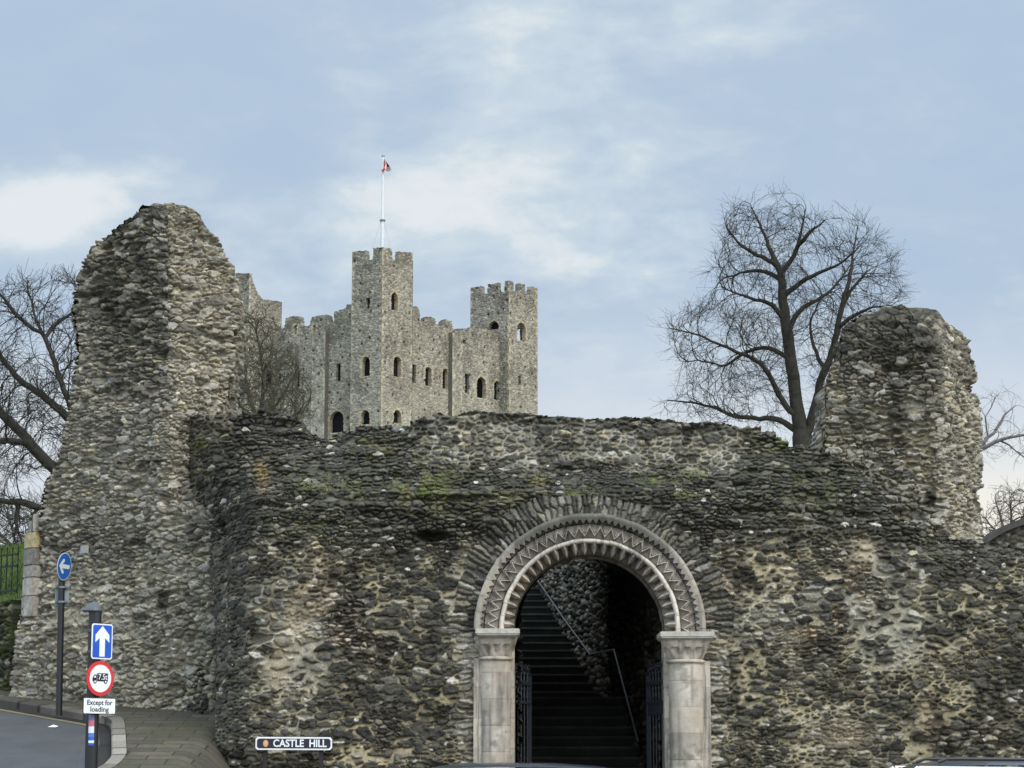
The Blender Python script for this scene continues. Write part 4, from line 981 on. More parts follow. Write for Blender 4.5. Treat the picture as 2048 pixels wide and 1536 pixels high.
# ------------------------------------------------------------------ the keep on the hill
KA = np.array([.62, .785]); KA /= np.linalg.norm(KA); KB = np.array([-KA[1], KA[0]])
F0 = P(765, 700, 220.0); F0 = np.array([F0.x, F0.y])
def ray_face(px, py, o, d):
    """hit of a pixel ray with the vertical plane through o along d -> (s, z)"""
    r = P(px, py, 1.0) - Vector((0, 0, CAMZ)); n = np.array([-d[1], d[0]])
    t = (o[0] * n[0] + o[1] * n[1]) / (r.x * n[0] + r.y * n[1])
    hit = np.array([r.x * t, r.y * t]); return float(np.dot(hit - o, d)), CAMZ + r.z * t
def keep():
    root = empty("castle_keep", (F0[0] + 4, F0[1] + 14, 14.0), "tall grey Norman stone keep with square corner turrets rising behind the wall", "castle keep")
    ZB = 13.0
    def face(name, o, d, top, holes, seed, inward, quoin=(True, True), step=.075, thick=.55, tone=1.0, parent=root, through=()):
        """o: start point, d: plan direction, top: [(px,py)...] silhouette, holes: list of (px, py_top, py_bottom, px_width, kind)"""
        o = np.array(o, float); d = np.array(d, float)
        tp = np.array(sorted(ray_face(a, b, o, d) for a, b in top)) if isinstance(top[0], tuple) else np.array(top)
        s0, s1 = tp[0, 0], tp[-1, 0]; zt = tp[:, 1].max()
        s = np.arange(s0, s1 + step / 2, step); s[-1] = s1
        z = np.concatenate([np.arange(ZB, 30, .6), np.arange(30, zt + .1, step)])
        S, Z = np.meshgrid(s.astype(np.float32), z.astype(np.float32))
        n1 = fbm(S * .35 + seed, Z * .35, seed, 4); n2 = fbm(S * 1.1, Z * 1.1, seed + 1, 4)
        o1 = np.ones_like(S)
        stain = np.clip(ss(n1, .5, .7) * .5 + (1 - ss(np.interp(S, tp[:, 0], tp[:, 1]) - Z, .2, 3.0)) * .45, 0, .8)
        h, C, _ = rubble(S + 30, Z, .30, .19, seed + 5, (.52 * (1 - .75 * stain)).astype(np.float32), (.34 * o1), np.broadcast_to(np.array([.21, .19, .15], np.float32), S.shape + (3,)), .03, .06 * o1, jit=.9, wv=.5, mw=.025, bev=.05)
        C = mixc(C, np.array([.225, .212, .182], np.float32) * (.6 + .8 * n2)[..., None], .38 * o1)
        C = mixc(C, np.array([.275, .255, .205], np.float32) * (.5 + n2)[..., None], np.clip(ss(Z, 42, 36), 0, 1) * .35)
        C = C * (1 - .30 * stain)[..., None]
        # putlog holes and lost stones, shallow cuts with their shade put into the colour
        ci = np.floor(S / 1.25 + 50); cj = np.floor(Z / 1.5); hx_ = (ci - 50 + .2 + .6 * _h(ci, cj, seed + 21)) * 1.25; hz_ = (cj + .2 + .6 * _h(ci, cj, seed + 22)) * 1.5
        pl_ = (np.abs(S - hx_) < .11) & (np.abs(Z - hz_) < .13) & (_h(ci, cj, seed + 23) > .45)
        C = np.where(pl_[..., None], C * .22, C); h = np.where(pl_, h - .12, h)
        # pale dressed quoins at the arrises
        for q, (use, dist) in enumerate(((quoin[0], S - s0), (quoin[1], s1 - S))):
            if not use: continue
            cr = np.floor(Z / .38); w = .10 + .16 * (np.mod(cr, 2)) + .10 * _h(cr, cr * 0, seed + q)
            k = (dist < w) & (_h(cr, cr * 0 + q, seed + 9) > .42)
            qc = np.array([.40, .345, .235], np.float32) * (.65 + .5 * _h(cr, cr * 0 + q, seed + 11))[..., None]
            C = np.where(k[..., None], mixc(qc, C, (.30 + .45 * n2).astype(np.float32)), C); h = np.where(k, .05, h)
        n = np.array([d[1], -d[0]]); n = n if n[1] < 0 else -n
        if inward is not None: n = n * inward
        edge_f = ss(np.minimum(S - s0, s1 - S), 0, .15)
        h = h * (.2 + .8 * edge_f)
        G = np.stack([o[0] + d[0] * S + n[0] * h, o[1] + d[1] * S + n[1] * h, Z], -1)
        top_ = np.interp(S, tp[:, 0], tp[:, 1]) + .12 * (fbm(S * 3, S * 0, seed + 2, 3) - .5)
        kv = Z < top_
        panels = []
        for (hx, ht, hb, hw, kind) in holes:
            sc_, z1 = ray_face(hx, ht, o, d); _, z0 = ray_face(hx, hb, o, d); sa, _ = ray_face(hx - hw * .58, ht, o, d); sb, _ = ray_face(hx + hw * .58, ht, o, d); w = abs(sb - sa) / 2
            wob = .06 * (n2 - .5)
            if kind == 'slit': k = (np.abs(S - sc_) < w + wob) & (Z > z0) & (Z < z1)
            else:
                zs = z1 - w * (1.0 if kind != 'point' else 1.5); dd = np.sqrt(((S - sc_)) ** 2 + ((Z - zs) / (1 if kind != 'point' else 1.5)) ** 2)
                k = ((np.abs(S - sc_) < w + wob) & (Z > z0) & (Z <= zs)) | ((dd < w + wob) & (Z > zs))
                # worn dressed surround
                ring_ = (np.where(Z > zs, dd, np.abs(S - sc_)) < w + .30) & (Z > z0 - .1) & ~k
                C = np.where(ring_[..., None], mixc(C, np.array([.33, .28, .19], np.float32) * (.6 + .8 * n2)[..., None], .55 * o1), C)
            kv &= ~k; panels.append((sc_, z0, z1, w, kind))
        kp = kv[:-1, :-1] & kv[1:, 1:] & kv[:-1, 1:] & kv[1:, :-1]
        ob = sheet(name, G.astype(np.float32), np.clip(C * tone * np.array([1.40, 1.37, 1.38], np.float32), .01, .6).astype(np.float32), kp, (-n[0] * thick, -n[1] * thick, 0), M_KEEP, parent, False)
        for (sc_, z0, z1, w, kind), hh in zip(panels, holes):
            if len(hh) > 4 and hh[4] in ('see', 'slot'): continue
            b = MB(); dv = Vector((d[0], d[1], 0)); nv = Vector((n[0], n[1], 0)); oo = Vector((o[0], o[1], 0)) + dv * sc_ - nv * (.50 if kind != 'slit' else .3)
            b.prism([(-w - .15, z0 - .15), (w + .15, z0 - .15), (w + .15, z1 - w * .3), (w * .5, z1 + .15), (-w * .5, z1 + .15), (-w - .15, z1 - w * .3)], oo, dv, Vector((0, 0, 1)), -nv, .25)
            b.build("window", M_DARKIN, parent)  # dark panel added behind the opening for the shaded interior
        return ob
    A, Bd = KA, KB
    # --- front corner turret
    tl = empty("turret", (F0[0], F0[1], 30), None, None); del_ = tl
    tl.parent = root; tl.matrix_parent_inverse = Matrix.Translation(-root.location)
    face("wall", F0, Bd, [(765, 494), (746, 495), (745, 519), (733, 520), (732, 500), (706, 503), (704.5, 504)], [(736, 597, 616, 5, 'slit'), (732, 714, 752, 13, 'arch'), (730, 821, 849, 15, 'point')], 1100, None, (True, True), parent=root)
    face("wall", F0, A, [(765, 494), (784, 496), (785, 519), (797, 521), (798, 502), (824, 505), (825.5, 505)], [(789, 586, 620, 11, 'point'), (795, 714, 753, 12, 'arch'), (795, 821, 845, 12, 'arch')], 1110, None, (True, True), parent=root)
    sl, _ = ray_face(704.5, 600, F0, Bd); sr, _ = ray_face(825.5, 600, F0, A)
    zt = ray_face(765, 505, F0, A)[1]
    CL = F0 + Bd * sl; CR = F0 + A * sr; CB = CL + A * sr
    def plain(o, d, ln, z0, z1, seed, n_out, tone=.95):
        tp = [[0, z1], [ln * .28, z1], [ln * .281, z1 - .8], [ln * .40, z1 - .8], [ln * .401, z1], [ln, z1]]
        s = ln; face("wall", o, d, tp, [], seed, n_out, (True, True), step=.16, tone=tone)
    plain(CL, A, sr, 30, zt, 1120, -1); plain(CR, Bd, sl, 30, zt, 1130, -1)
    b = MB(); b.prism([(0.6, .6), (sl - .6, .6), (sl - .6, sr - .6), (.6, sr - .6)], Vector((F0[0], F0[1], zt - 1.3)), Vector((Bd[0], Bd[1], 0)), Vector((A[0], A[1], 0)), Vector((0, 0, 1)), .2); b.build("turret_roof", M_DARKIN, root)
    # --- left range (set back from the turret)
    o = F0 + A * 1.1
    face("wall", o, Bd, [(705, 607), (692, 608), (691, 616), (688, 617), (668, 623), (667, 642), (661, 645), (658, 631), (650, 628), (623, 633), (619, 650), (603, 652), (601, 633), (586, 631), (571, 636), (568, 655), (553, 660)],
         [(677, 728, 761, 6, 'slit'), (596, 742, 773, 6, 'slit'), (673, 823, 864, 24, 'arch'), (591, 651, 668, 6, 'see'), (629, 650, 664, 5, 'see'), (631, 709, 714, 4, 'slit')], 1140, None, (False, False))
    # pilaster buttresses
    def buttress(o, d, px0, px1, pyt, seed, out):
        n = np.array([d[1], -d[0]]); n = n if n[1] < 0 else -n
        oo = o + n * out; a, z = ray_face(px0, pyt, oo, d); c, _ = ray_face(px1, pyt, oo, d)
        tp = [[min(a, c), z], [max(a, c), z]]
        face("buttress", oo, d, tp, [], seed, None, (True, True), step=.12, thick=out)
        for ss_ in tp:
            p = oo + d * ss_[0]; b = MB(); b.add([(p[0], p[1], ZB), (p[0] - n[0] * out, p[1] - n[1] * out, ZB), (p[0] - n[0] * out, p[1] - n[1] * out, z), (p[0], p[1], z)], [(0, 1, 2, 3)])
            b.build("buttress_side", mat("buttress_side_stone", (.15, .14, .115), .95, .1, var=.4, vscale=2.5, bump=.05, bscale=4), root)
    buttress(o, Bd, 625, 651, 664, 1150, .55); buttress(o, Bd, 571, 590, 690, 1155, .5)
    # --- right range
    o2 = F0 + Bd * 1.1
    face("wall", o2, A, [(825, 612), (834, 612), (839, 618), (841, 640), (848, 641), (850, 634), (862, 632), (870, 637), (872, 648), (883, 652), (885, 641), (893, 638), (904, 642), (906, 656), (913, 661), (915, 657), (930, 656), (934, 662), (941, 655), (960, 655)],
         [(857, 735, 771, 10, 'arch'), (891, 738, 777, 9, 'arch'), (934, 748, 786, 6, 'slit'), (963, 755, 796, 15, 'arch'), (995, 763, 799, 11, 'arch'), (828, 730, 766, 5, 'slit'), (903, 678, 686, 5, 'slit'), (929, 680, 687, 4, 'slit')] , 1160, None, (False, False))
    buttress(o2, A, 905, 925, 664, 1170, .55)
    # wall beyond, up to and behind the far turret
    o2b = ray_face(960, 700, o2, A)[0]
    face("wall", o2 + A * 0, A, [[o2b - .02, ray_face(960, 655, o2, A)[1]], [o2b + 6.0, ray_face(960, 655, o2, A)[1]]], [(963, 755, 796, 15, 'arch'), (995, 763, 799, 11, 'arch')], 1160, None, (False, False))
    # --- far right turret
    T2 = P(1018, 700, 236.0); T2 = np.array([T2.x, T2.y])
    face("wall", T2, Bd, [(1018, 560), (1009, 562), (1008, 583), (997, 584), (996, 565), (975, 568), (974, 587), (964, 588), (963, 571), (943, 574), (941, 576)], [(987, 643, 659, 17, 'arch')], 1180, None, (True, True))
    face("wall", T2, A, [(1018, 560), (1027, 562), (1028, 582), (1037, 583), (1038, 566), (1050, 568), (1051, 587), (1060, 588), (1061, 572), (1074, 573), (1075, 573)], [(1043, 646, 681, 14, 'see'), (1039, 752, 768, 4, 'slit')], 1190, None, (True, True))
    s2l, _ = ray_face(941, 700, T2, Bd); s2r, _ = ray_face(1075, 700, T2, A); zt2 = ray_face(1018, 572, T2, A)[1]
    C2L = T2 + Bd * s2l; C2R = T2 + A * s2r
    plain(C2L, A, s2r, 30, zt2, 1200, -1)
    # rear wall of the turret with the opening one looks through
    face("wall", C2R, Bd, [[0, zt2], [s2l, zt2]], [(1040, 659, 682, 10, 'see')], 1210, -1, (True, True), step=.12)
    # --- ruined turret at the left end
    T3 = P(499, 700, 231.0); T3 = np.array([T3.x, T3.y])
    face("wall", T3, Bd, [(499, 546), (471, 546), (469, 560), (463, 561), (462, 548), (430, 547)], [], 1220, None, (True, False))
    face("wall", T3, A, [(499, 546), (503, 547), (506, 561), (511, 573), (516, 586), (522, 594), (527, 598), (540, 600), (563, 603)], [(543, 690, 712, 4, 'slit'), (541, 742, 776, 14, 'arch')], 1230, None, (True, False), thick=.6)
    s3 = ray_face(563, 650, T3, A)[0]; b_ = T3 + A * s3
    face("wall", b_, Bd, [[0, ray_face(563, 603, T3, A)[1]], [9, 50.5]], [], 1240, -1, (False, False), step=.25)
    # far walls enclosing the ruin
    FB = F0 + A * 23.0; 
    face("wall", FB + Bd * 21, -Bd, [[0, 43.5], [21, 43.5]], [], 1250, -1, (False, False), step=.3); face("wall", F0 + Bd * 21, A, [[0, 43.5], [23, 43.5]], [], 1260, -1, (False, False), step=.3)
    del_.name = "turret"; bpy.data.objects.remove(del_)
    # flagpole on the front turret
    pc = F0 + Bd * (sl / 2) + A * (sr / 2); zr = zt - 1.1; yy = float(pc[1]); pxr = P(765.5, 400, yy).x; pc = np.array([pxr, yy])
    fp = empty("flagpole", (pc[0], pc[1], zr), "tall white flagpole with two stays standing on the front turret of the keep", "flagpole")
    zc = P(765, 441, yy).z; ztp = P(765, 314, yy).z
    b = MB(); b.tube([(pc[0], pc[1], zr), (pc[0], pc[1], zc)], .21, 14, .19); b.build("lower_pole", M_POLE, fp, smooth=True)
    b = MB(); b.tube([(pc[0], pc[1], zc), (pc[0], pc[1], ztp)], .165, 14, .10); b.build("upper_pole", M_POLE, fp, smooth=True)
    b = MB(); b.lathe((pc[0], pc[1], zc - .12), [(.2, 0), (.30, .05), (.30, .2), (.2, .25)], 16); b.build("collar", mat("collar_grey", (.18, .19, .2), .5, .4), fp, smooth=True)
    b = MB(); b.lathe((pc[0], pc[1], ztp), [(.10, 0), (.17, .06), (.17, .22), (.05, .3)], 12); b.build("cap", mat("cap_grey", (.33, .34, .35), .5, .4), fp, smooth=True)
    for dx in (-1.35, 1.25):
        b = MB(); b.tube([(pc[0] + dx * .12, pc[1], zc - .05), (pc[0] + dx, pc[1] - .8, zt - .3)], .022, 5); b.build("stay", mat("stay_wire", (.35, .36, .38), .5, .4), fp)
    # limp flag
    na, nb = 26, 22; G = np.zeros((nb, na, 3)); C = np.zeros((nb, na, 3)); z0 = P(765, 316, yy).z; hgt = 1.35
    for j in range(nb):
        for i in range(na):
            u = i / (na - 1); v = j / (nb - 1)
            x = .12 + u * (.08 + .84 * v ** 1.1) - .34 * (1 - u) * ss(np.array(v), .55, 1.0) * .9; zz = -.12 - v * hgt * (1 - .10 * u) - u * .10; yv = .22 * math.sin(u * 9 + v * 2.5) * (.25 + v) 
            G[j, i] = (pc[0] + x, pc[1] - .22 + yv, z0 + zz)
            k = (u * 1.15 + v * .4) % 1
            C[j, i] = (.50, .03, .05) if u < .36 + .12 * math.sin(v * 7) else ((.72, .66, .66) if u < .60 + .1 * math.sin(v * 5 + 1) else ((.055, .05, .11) if v < .62 else (.6, .5, .5)))
            if .44 < u < .54 and v > .3: C[j, i] = (.6, .12, .13)
    fl = mesh_np("flag", G, grid_quads(nb, na).reshape(-1, 4), mat("flag_cloth", attr=True, rough=.9, spec=.1), None, C)
    tag(fl, "small limp red and white flag at the top of the tall white pole", "flag")
keep()

# ------------------------------------------------------------------ left edge: pier, retaining wall, bank, railings; right edge: sloping wall
def masonry_sheet(name, pts, z0, z1f, seed, cw, ch, pale, mortar, amp, thick, label=None, cat=None, step=.016, tone=1.0, parent=None, moss=None):
    p, s = resample(pts, max(12, int(np.linalg.norm(np.diff(np.array(pts), axis=0), axis=1).sum() / step)))
    ztop = np.array([z1f(q) for q in p]); z = np.arange(z0, ztop.max() + step, step)
    S, Z = np.meshgrid(s.astype(np.float32) + 13, z.astype(np.float32)); o = np.ones_like(S)
    ms = None if moss is None else moss * o
    h, C, (cx, cz) = rubble(S, Z, cw, ch, seed, pale * o, .4 * o, np.broadcast_to(np.array(mortar, np.float32), S.shape + (3,)), .025, amp * o, ms, jit=.9, wv=.4)
    T = np.gradient(p, axis=0); T /= np.linalg.norm(T, axis=1, keepdims=True); n = np.stack([T[:, 1], -T[:, 0]], -1)
    if n[:, 1].mean() > 0: n = -n
    G = np.stack([p[None, :, 0] + n[None, :, 0] * h, p[None, :, 1] + n[None, :, 1] * h, Z], -1).astype(np.float32)
    kv = cz + .03 < ztop[None, :]
    kp = kv[:-1, :-1] & kv[1:, 1:] & kv[:-1, 1:] & kv[1:, :-1]
    ob = sheet(name, G, (C * tone).astype(np.float32), kp, (-n[:, 0].mean() * thick, -n[:, 1].mean() * thick, 0), M_STONE, parent)
    if label: tag(ob, label, cat)
    return ob
def left_edge():
    # dressed stone pier built of stacked blocks with a broken top
    base = P(57, 1232, 36.15); root = empty("stone_pier", tuple(base), "pale dressed stone pier with one yellow block, standing beside the green railings", "pier")
    rng = random.Random(4)
    rows = [1232, 1190, 1153, 1128, 1094, 1062, 1046]
    tones = [(.36, .33, .28), (.40, .365, .31), (.33, .305, .26), (.22, .205, .175), (.44, .36, .20), (.32, .295, .24)]
    for k in range(6):
        z0 = P(57, rows[k], 36.1).z; z1 = P(57, rows[k + 1], 36.1).z
        xl, xm, xr = P(37 + rng.uniform(-2, 2), 1150, 36.2).x, P(63, 1150, 36.0).x, P(85 + rng.uniform(-2, 2), 1150, 36.3).x
        if k == 5: xl = P(44, 1150, 36.2).x
        m = mat("pier_block_stone", tones[k], .88, .15, var=.38, vscale=11, bump=.02, bscale=26, var2=.28, v2scale=4)
        b = MB(); mid = (xl * .45 + xm * .55)
        o = [(xl, 36.55), (xl + .10, 36.34), (xm - .02, 36.20), (xr, 36.46), (xr, 37.0), (xl, 37.0)]
        if k == 5:
            b.prism([(xl + .02, 36.5), (mid, 36.3), (mid, 36.9), (xl, 36.9)], (0, 0, z0 + .003), Vector((1, 0, 0)), Vector((0, 1, 0)), Vector((0, 0, 1)), .20)
            b.prism([(mid + .012, 36.28), (xm + .04, 36.30), (xm + .04, 36.9), (mid + .012, 36.9)], (0, 0, z0 + .003), Vector((1, 0, 0)), Vector((0, 1, 0)), Vector((0, 0, 1)), .30)
        else:
            b.prism([(x + rng.uniform(-.006, .006), y + rng.uniform(-.006, .006)) for x, y in o], (0, 0, z0 + .003), Vector((1, 0, 0)), Vector((0, 1, 0)), Vector((0, 0, 1)), z1 - z0 - .006)
        b.build("block", m, root, bevel=.012)
    # low retaining wall running out of the picture
    zt = P(15, 1203, 37.6).z
    masonry_sheet("retaining_wall", [(-8.45, 37.1), (-9.0, 37.7), (-11.5, 40.2)], 2.2, lambda q: zt + .02 * math.sin(q[0] * 9), 1300, .16, .1, .2, (.09, .085, .05), .035, .5, "low greenish retaining wall under the railings at the left end", "retaining wall", tone=.72, moss=.45)
    # grass bank above it
    xs = np.linspace(-60, -8.0, 90); ys = np.linspace(0, 1, 60); X, T = np.meshgrid(xs, ys)
    y0 = np.interp(-X, [8, 9, 11.5, 60], [37.2, 37.95, 40.4, 88]); Y = y0 + T * 22
    zb = zt - .05 + np.maximum(0, -X - 11.5) * .1
    Z = zb + 4.2 * (1 - np.exp(-(Y - y0) / 6.0)) * .62 + .12 * (fbm(X * 1.5, Y * 1.5, 1400, 3) - .5)
    structure(mesh_np("grass_bank", np.stack([X, Y, Z], -1), grid_quads(*X.shape).reshape(-1, 4), M_GRASS))
    # blades growing on the bank
    rng = np.random.default_rng(5); n = 9000
    gx = rng.uniform(-12.5, -8.1, n); gy0 = np.interp(-gx, [8, 9, 11.5, 60], [37.2, 37.95, 40.4, 88]); gt = rng.uniform(0, 9, n) ** 1.0; gy = gy0 + gt
    gz = zt - .05 + np.maximum(0, -gx - 11.5) * .1 + 4.2 * (1 - np.exp(-gt / 6.0)) * .62 - .06
    hh = rng.uniform(.08, .22, n); a = rng.uniform(0, 2 * math.pi, n); w = .012; dx = np.cos(a) * w; dy = np.sin(a) * w; lx = rng.normal(0, .06, n); ly = rng.normal(0, .06, n)
    V = np.stack([np.stack([gx - dx, gy - dy, gz], -1), np.stack([gx + dx, gy + dy, gz], -1), np.stack([gx + lx, gy + ly, gz + hh], -1)], 1).reshape(-1, 3)
    c = np.array([.085, .120, .033]) * rng.uniform(.5, 1.4, (n, 1)); c = np.repeat(c, 3, 0)
    tag(mesh_np("grass_blades", V, None, mat("grass_blade", attr=True, rough=.9, spec=.1), None, c, smooth=False, T=np.arange(n * 3).reshape(-1, 3)), "short rough grass growing on the bank behind the railings", "grass", kind="stuff")
    # railings
    p0 = P(33, 1200, 38.3); p1 = Vector((-11.6, 40.6, p0.z)); zr = P(15, 1098, 38.4).z; zlo = P(15, 1198, 38.4).z + .02
    root = empty("railings", (p0.x, p0.y, zlo), "dark green-black iron railings on the low wall in front of the grass bank", "railings")
    L_ = (p1 - p0); L_.z = 0; ln = L_.length; d = L_.normalized(); M3 = Matrix((d, Vector((-d.y, d.x, 0)), Vector((0, 0, 1)))).transposed()
    b = MB()
    for z in (zr - .10, zr - .30 - .0, zlo + .12): b.box(((p0.x + p1.x) / 2, (p0.y + p1.y) / 2, z), (ln, .04, .03), M=M3)
    b.build("rail", M_FENCE, root)
    k = 0
    while k * .150 < ln:
        q = p0 + d * (k * .150); b = MB(); b.tube([(q.x, q.y, zlo - .06), (q.x, q.y, zr)], .011, 6); b.lathe((q.x, q.y, zr), [(.010, 0), (.018, .02), (.001, .06)], 6); b.build("bar", M_FENCE, root); k += 1
    # right edge: dark sloping wall beyond the tower
    z = lambda px, py: P(px, py, 40.0).z
    xa, xb = P(1930, 1100, 40).x, P(2300, 1100, 40).x
    def top(q):
        px = proj(q[0], q[1], 6)[0]; return P(px, float(np.interp(px, [1940, 1965, 1990, 2010, 2030, 2060, 2300], [1100, 1078, 1060, 1049, 1042, 1032, 985])), 40).z
    masonry_sheet("sloping_wall", [(xa, 40.0), (xb, 40.0)], 1.0, top, 1320, .12, .07, .10, (.10, .095, .085), .014, .5, "smooth dark grey wall rising to the right behind the blunt tower", "wall", step=.03, tone=.8)
    b = MB(); n = 16; xs = np.linspace(xa, xb, n)
    vs = []; fs = []
    for i, x in enumerate(xs):
        t = top((x, 40.0)); vs += [(x, 39.93, t - .12), (x, 39.93, t + .0), (x, 40.55, t + .0), (x, 40.55, t - .12)]
    for i in range(n - 1):
        for j in range(4): fs.append((i * 4 + j, i * 4 + (j + 1) % 4, i * 4 + 4 + (j + 1) % 4, i * 4 + 4 + j))
    b.add(vs, fs); cp = b.build("coping", mat("coping_stone", (.075, .072, .066), .9, .1, var=.3, vscale=8), bpy.data.objects["sloping_wall"])
    cp.matrix_parent_inverse = Matrix.Identity(4)
    # a small pale plaque let into the wall above the blue arrow sign
    o = P(169, 1099, 35.44); dvec = Vector((.81, -.59, 0)); b = MB(); b.box(o, (.135, .06, .125), M=Matrix((dvec, Vector((.59, .81, 0)), Vector((0, 0, 1)))).transposed())
    tag(b.build("wall_plaque", mat("plaque_stone", (.33, .32, .30), .7, .2, var=.1, vscale=20), bevel=.006), "small pale square plaque set in the wall of the pointed tower", "plaque")
left_edge()

# ------------------------------------------------------------------ bare winter trees by space colonisation
def tubes_np(name, pos, par, rad, material, parent, sel=None):
    """pos (n,3), par (n,), rad (n,): one tapered prism per edge, rings shared in direction so the joints close"""
    n = len(pos); idx = np.nonzero(par >= 0)[0]
    if sel is not None: idx = idx[sel[idx]]
    dirv = np.zeros_like(pos); has = par >= 0
    dirv[has] = pos[has] - pos[par[has]]; dirv[~has] = (0, 0, 1)
    dirv /= np.linalg.norm(dirv, axis=1, keepdims=True) + 1e-9
    ref = np.array([.28, .93, .24]); 
    def frame(d):
        a = np.cross(d, ref); a /= np.linalg.norm(a, axis=1, keepdims=True) + 1e-9; return a, np.cross(d, a)
    main = np.full(n, -1); order = np.argsort(rad[idx]); main[par[idx][order]] = idx[order]      # thickest child continues the parent's ring
    Vs = []; Qs = []; base = 0
    for lo, hi, k in ((0, .02, 3), (.02, .06, 5), (.06, 9, 9)):
        e = idx[(rad[idx] >= lo) & (rad[idx] < hi)]
        if not len(e): continue
        p = par[e]; cont = main[p] == e
        d0 = np.where(cont[:, None], dirv[p], dirv[e]); r0 = np.where(cont, rad[p], np.minimum(rad[p], rad[e] * 1.25)); r0 = np.minimum(r0, rad[e] * 1.8)
        a0, b0 = frame(d0); a1, b1 = frame(dirv[e]); t = np.arange(k) / k * 2 * math.pi
        R0 = pos[p][:, None] + r0[:, None, None] * (a0[:, None] * np.cos(t)[None, :, None] + b0[:, None] * np.sin(t)[None, :, None])
        R1 = pos[e][:, None] + rad[e][:, None, None] * (a1[:, None] * np.cos(t)[None, :, None] + b1[:, None] * np.sin(t)[None, :, None])
        m = len(e); Vs.append(np.concatenate([R0, R1], 1).reshape(-1, 3)); o = base + np.arange(m)[:, None] * 2 * k; j = np.arange(k)[None]; j2 = (j + 1) % k
        Qs.append(np.stack([o + j, o + j2, o + k + j2, o + k + j], -1).reshape(-1, 4)); base += m * 2 * k
    return mesh_np(name, np.concatenate(Vs), np.concatenate(Qs), material, parent)
def in_poly(px, py, poly):
    ins = np.zeros(len(px), bool); m = len(poly)
    for i in range(m):
        (x0, y0), (x1, y1) = poly[i], poly[(i + 1) % m]
        c = ((y0 > py) != (y1 > py)) & (px < (x1 - x0) * (py - y0) / (y1 - y0 + 1e-9) + x0); ins ^= c
    return ins
def tree(name, label, cat, Yc, limbs, crown, depth, natt, step, infl, kill, seed, material, twig=.012, group=None, gam=2.35, rmin_main=.05, maxit=140, twigs=3, tlen=1.0, root_z=None, lean=0.10, cr=1.0):
    rng = np.random.default_rng(seed)
    pos = []; par = []; rfix = []; isl = []
    def add(p, pa, r): pos.append(np.array(p, float)); par.append(pa); rfix.append(r); return len(pos) - 1
    ends = {}
    for li, (attach, pts, r0, r1, yo0, yo1) in enumerate(limbs):
        w = [np.array(P(a, b, Yc + yo0 + (yo1 - yo0) * i / max(1, len(pts) - 1))) for i, (a, b) in enumerate(pts)]
        q, _ = resample(smooth_poly(w, 2), max(3, int(sum(np.linalg.norm(w[i + 1] - w[i]) for i in range(len(w) - 1)) / step)))
        if attach is None: prev = add(q[0], -1, r0); st = 1
        else:
            dd = np.linalg.norm(np.array(pos) - q[0], axis=1); prev = int(np.argmin(dd)); st = 1
        for i in range(st, len(q)):
            jit = rng.normal(0, step * .07, 3) if i < len(q) - 1 else 0
            prev = add(q[i] + jit, prev, r0 + (r1 - r0) * i / (len(q) - 1))
    # attraction points filling the crown
    px0 = min(p[0] for p in crown); px1 = max(p[0] for p in crown); py0 = min(p[1] for p in crown); py1 = max(p[1] for p in crown)
    A = np.zeros((0, 3)); cxm = (px0 + px1) / 2
    while len(A) < natt:
        a = rng.uniform(px0, px1, 4000); b = rng.uniform(py0, py1, 4000); m = in_poly(a, b, crown) & (fbm(a / 46. + seed, b / 46., seed, 3) > .40); a, b = a[m], b[m]
        f = np.clip(1 - ((a - cxm) / (px1 - px0) * 2) ** 2, .12, 1) ** .5
        y = Yc + rng.uniform(-1, 1, len(a)) * depth * f
        A = np.concatenate([A, np.array([P(a[i], b[i], y[i]) for i in range(len(a))])])
    A = A[:natt]
    pos_a = np.array(pos)
    nd = np.full(len(A), 1e9); nn = np.zeros(len(A), int); alive = np.ones(len(A), bool)
    def upd(new_i):
        nonlocal nd, nn
        for c in range(0, len(new_i), 200):
            ii = new_i[c:c + 200]; d = np.linalg.norm(A[:, None] - np.array(pos)[ii][None], axis=2); k = d.argmin(1); dm = d[np.arange(len(A)), k]
            m = dm < nd; nd = np.where(m, dm, nd); nn = np.where(m, ii[k], nn)
    upd(np.arange(len(pos)))
    nch = {}
    for it in range(maxit):
        alive &= nd > kill
        act = alive & (nd < infl)
        if not act.any(): break
        ii = np.nonzero(act)[0]; P_ = np.array(pos); v = A[ii] - P_[nn[ii]]; v /= np.linalg.norm(v, axis=1, keepdims=True)
        acc = {}
        s = np.zeros_like(P_); np.add.at(s, nn[ii], v); src = np.unique(nn[ii])
        new = []
        for k in src:
            nch[k] = nch.get(k, 0) + 1
            if nch[k] > 3: continue
            d = s[k] / (np.linalg.norm(s[k]) + 1e-9) + rng.normal(0, .09, 3) + np.array([0, 0, lean])
            pd = P_[k] - P_[par[k]] if par[k] >= 0 else np.zeros(3); pl = np.linalg.norm(pd)
            if pl > 0: d = d + 1.25 * pd / pl
            d /= np.linalg.norm(d); new.append(add(P_[k] + d * step, int(k), 0.0))
        if not new: break
        upd(np.array(new))
        if len(pos) > 40000: break
    nb = len(pos)
    kids = np.zeros(nb, int)
    for k in par:
        if k >= 0: kids[k] += 1
    # fine end twigs
    for k in range(nb):
        if rfix[k] > 0: continue
        nt = twigs if kids[k] == 0 else (1 if rng.random() < .45 else 0)
        if not nt: continue
        d0 = pos[k] - pos[par[k]]; d0 /= np.linalg.norm(d0) + 1e-9
        for t in range(nt):
            d = d0 + rng.normal(0, .42, 3) + np.array([0, 0, .22]); d /= np.linalg.norm(d); prev = k; L_ = step * tlen * rng.uniform(.6, 1.3)
            for q in range(2):
                prev = add(pos[prev] + d * L_, prev, 0.0); d = d + rng.normal(0, .3, 3); d /= np.linalg.norm(d)
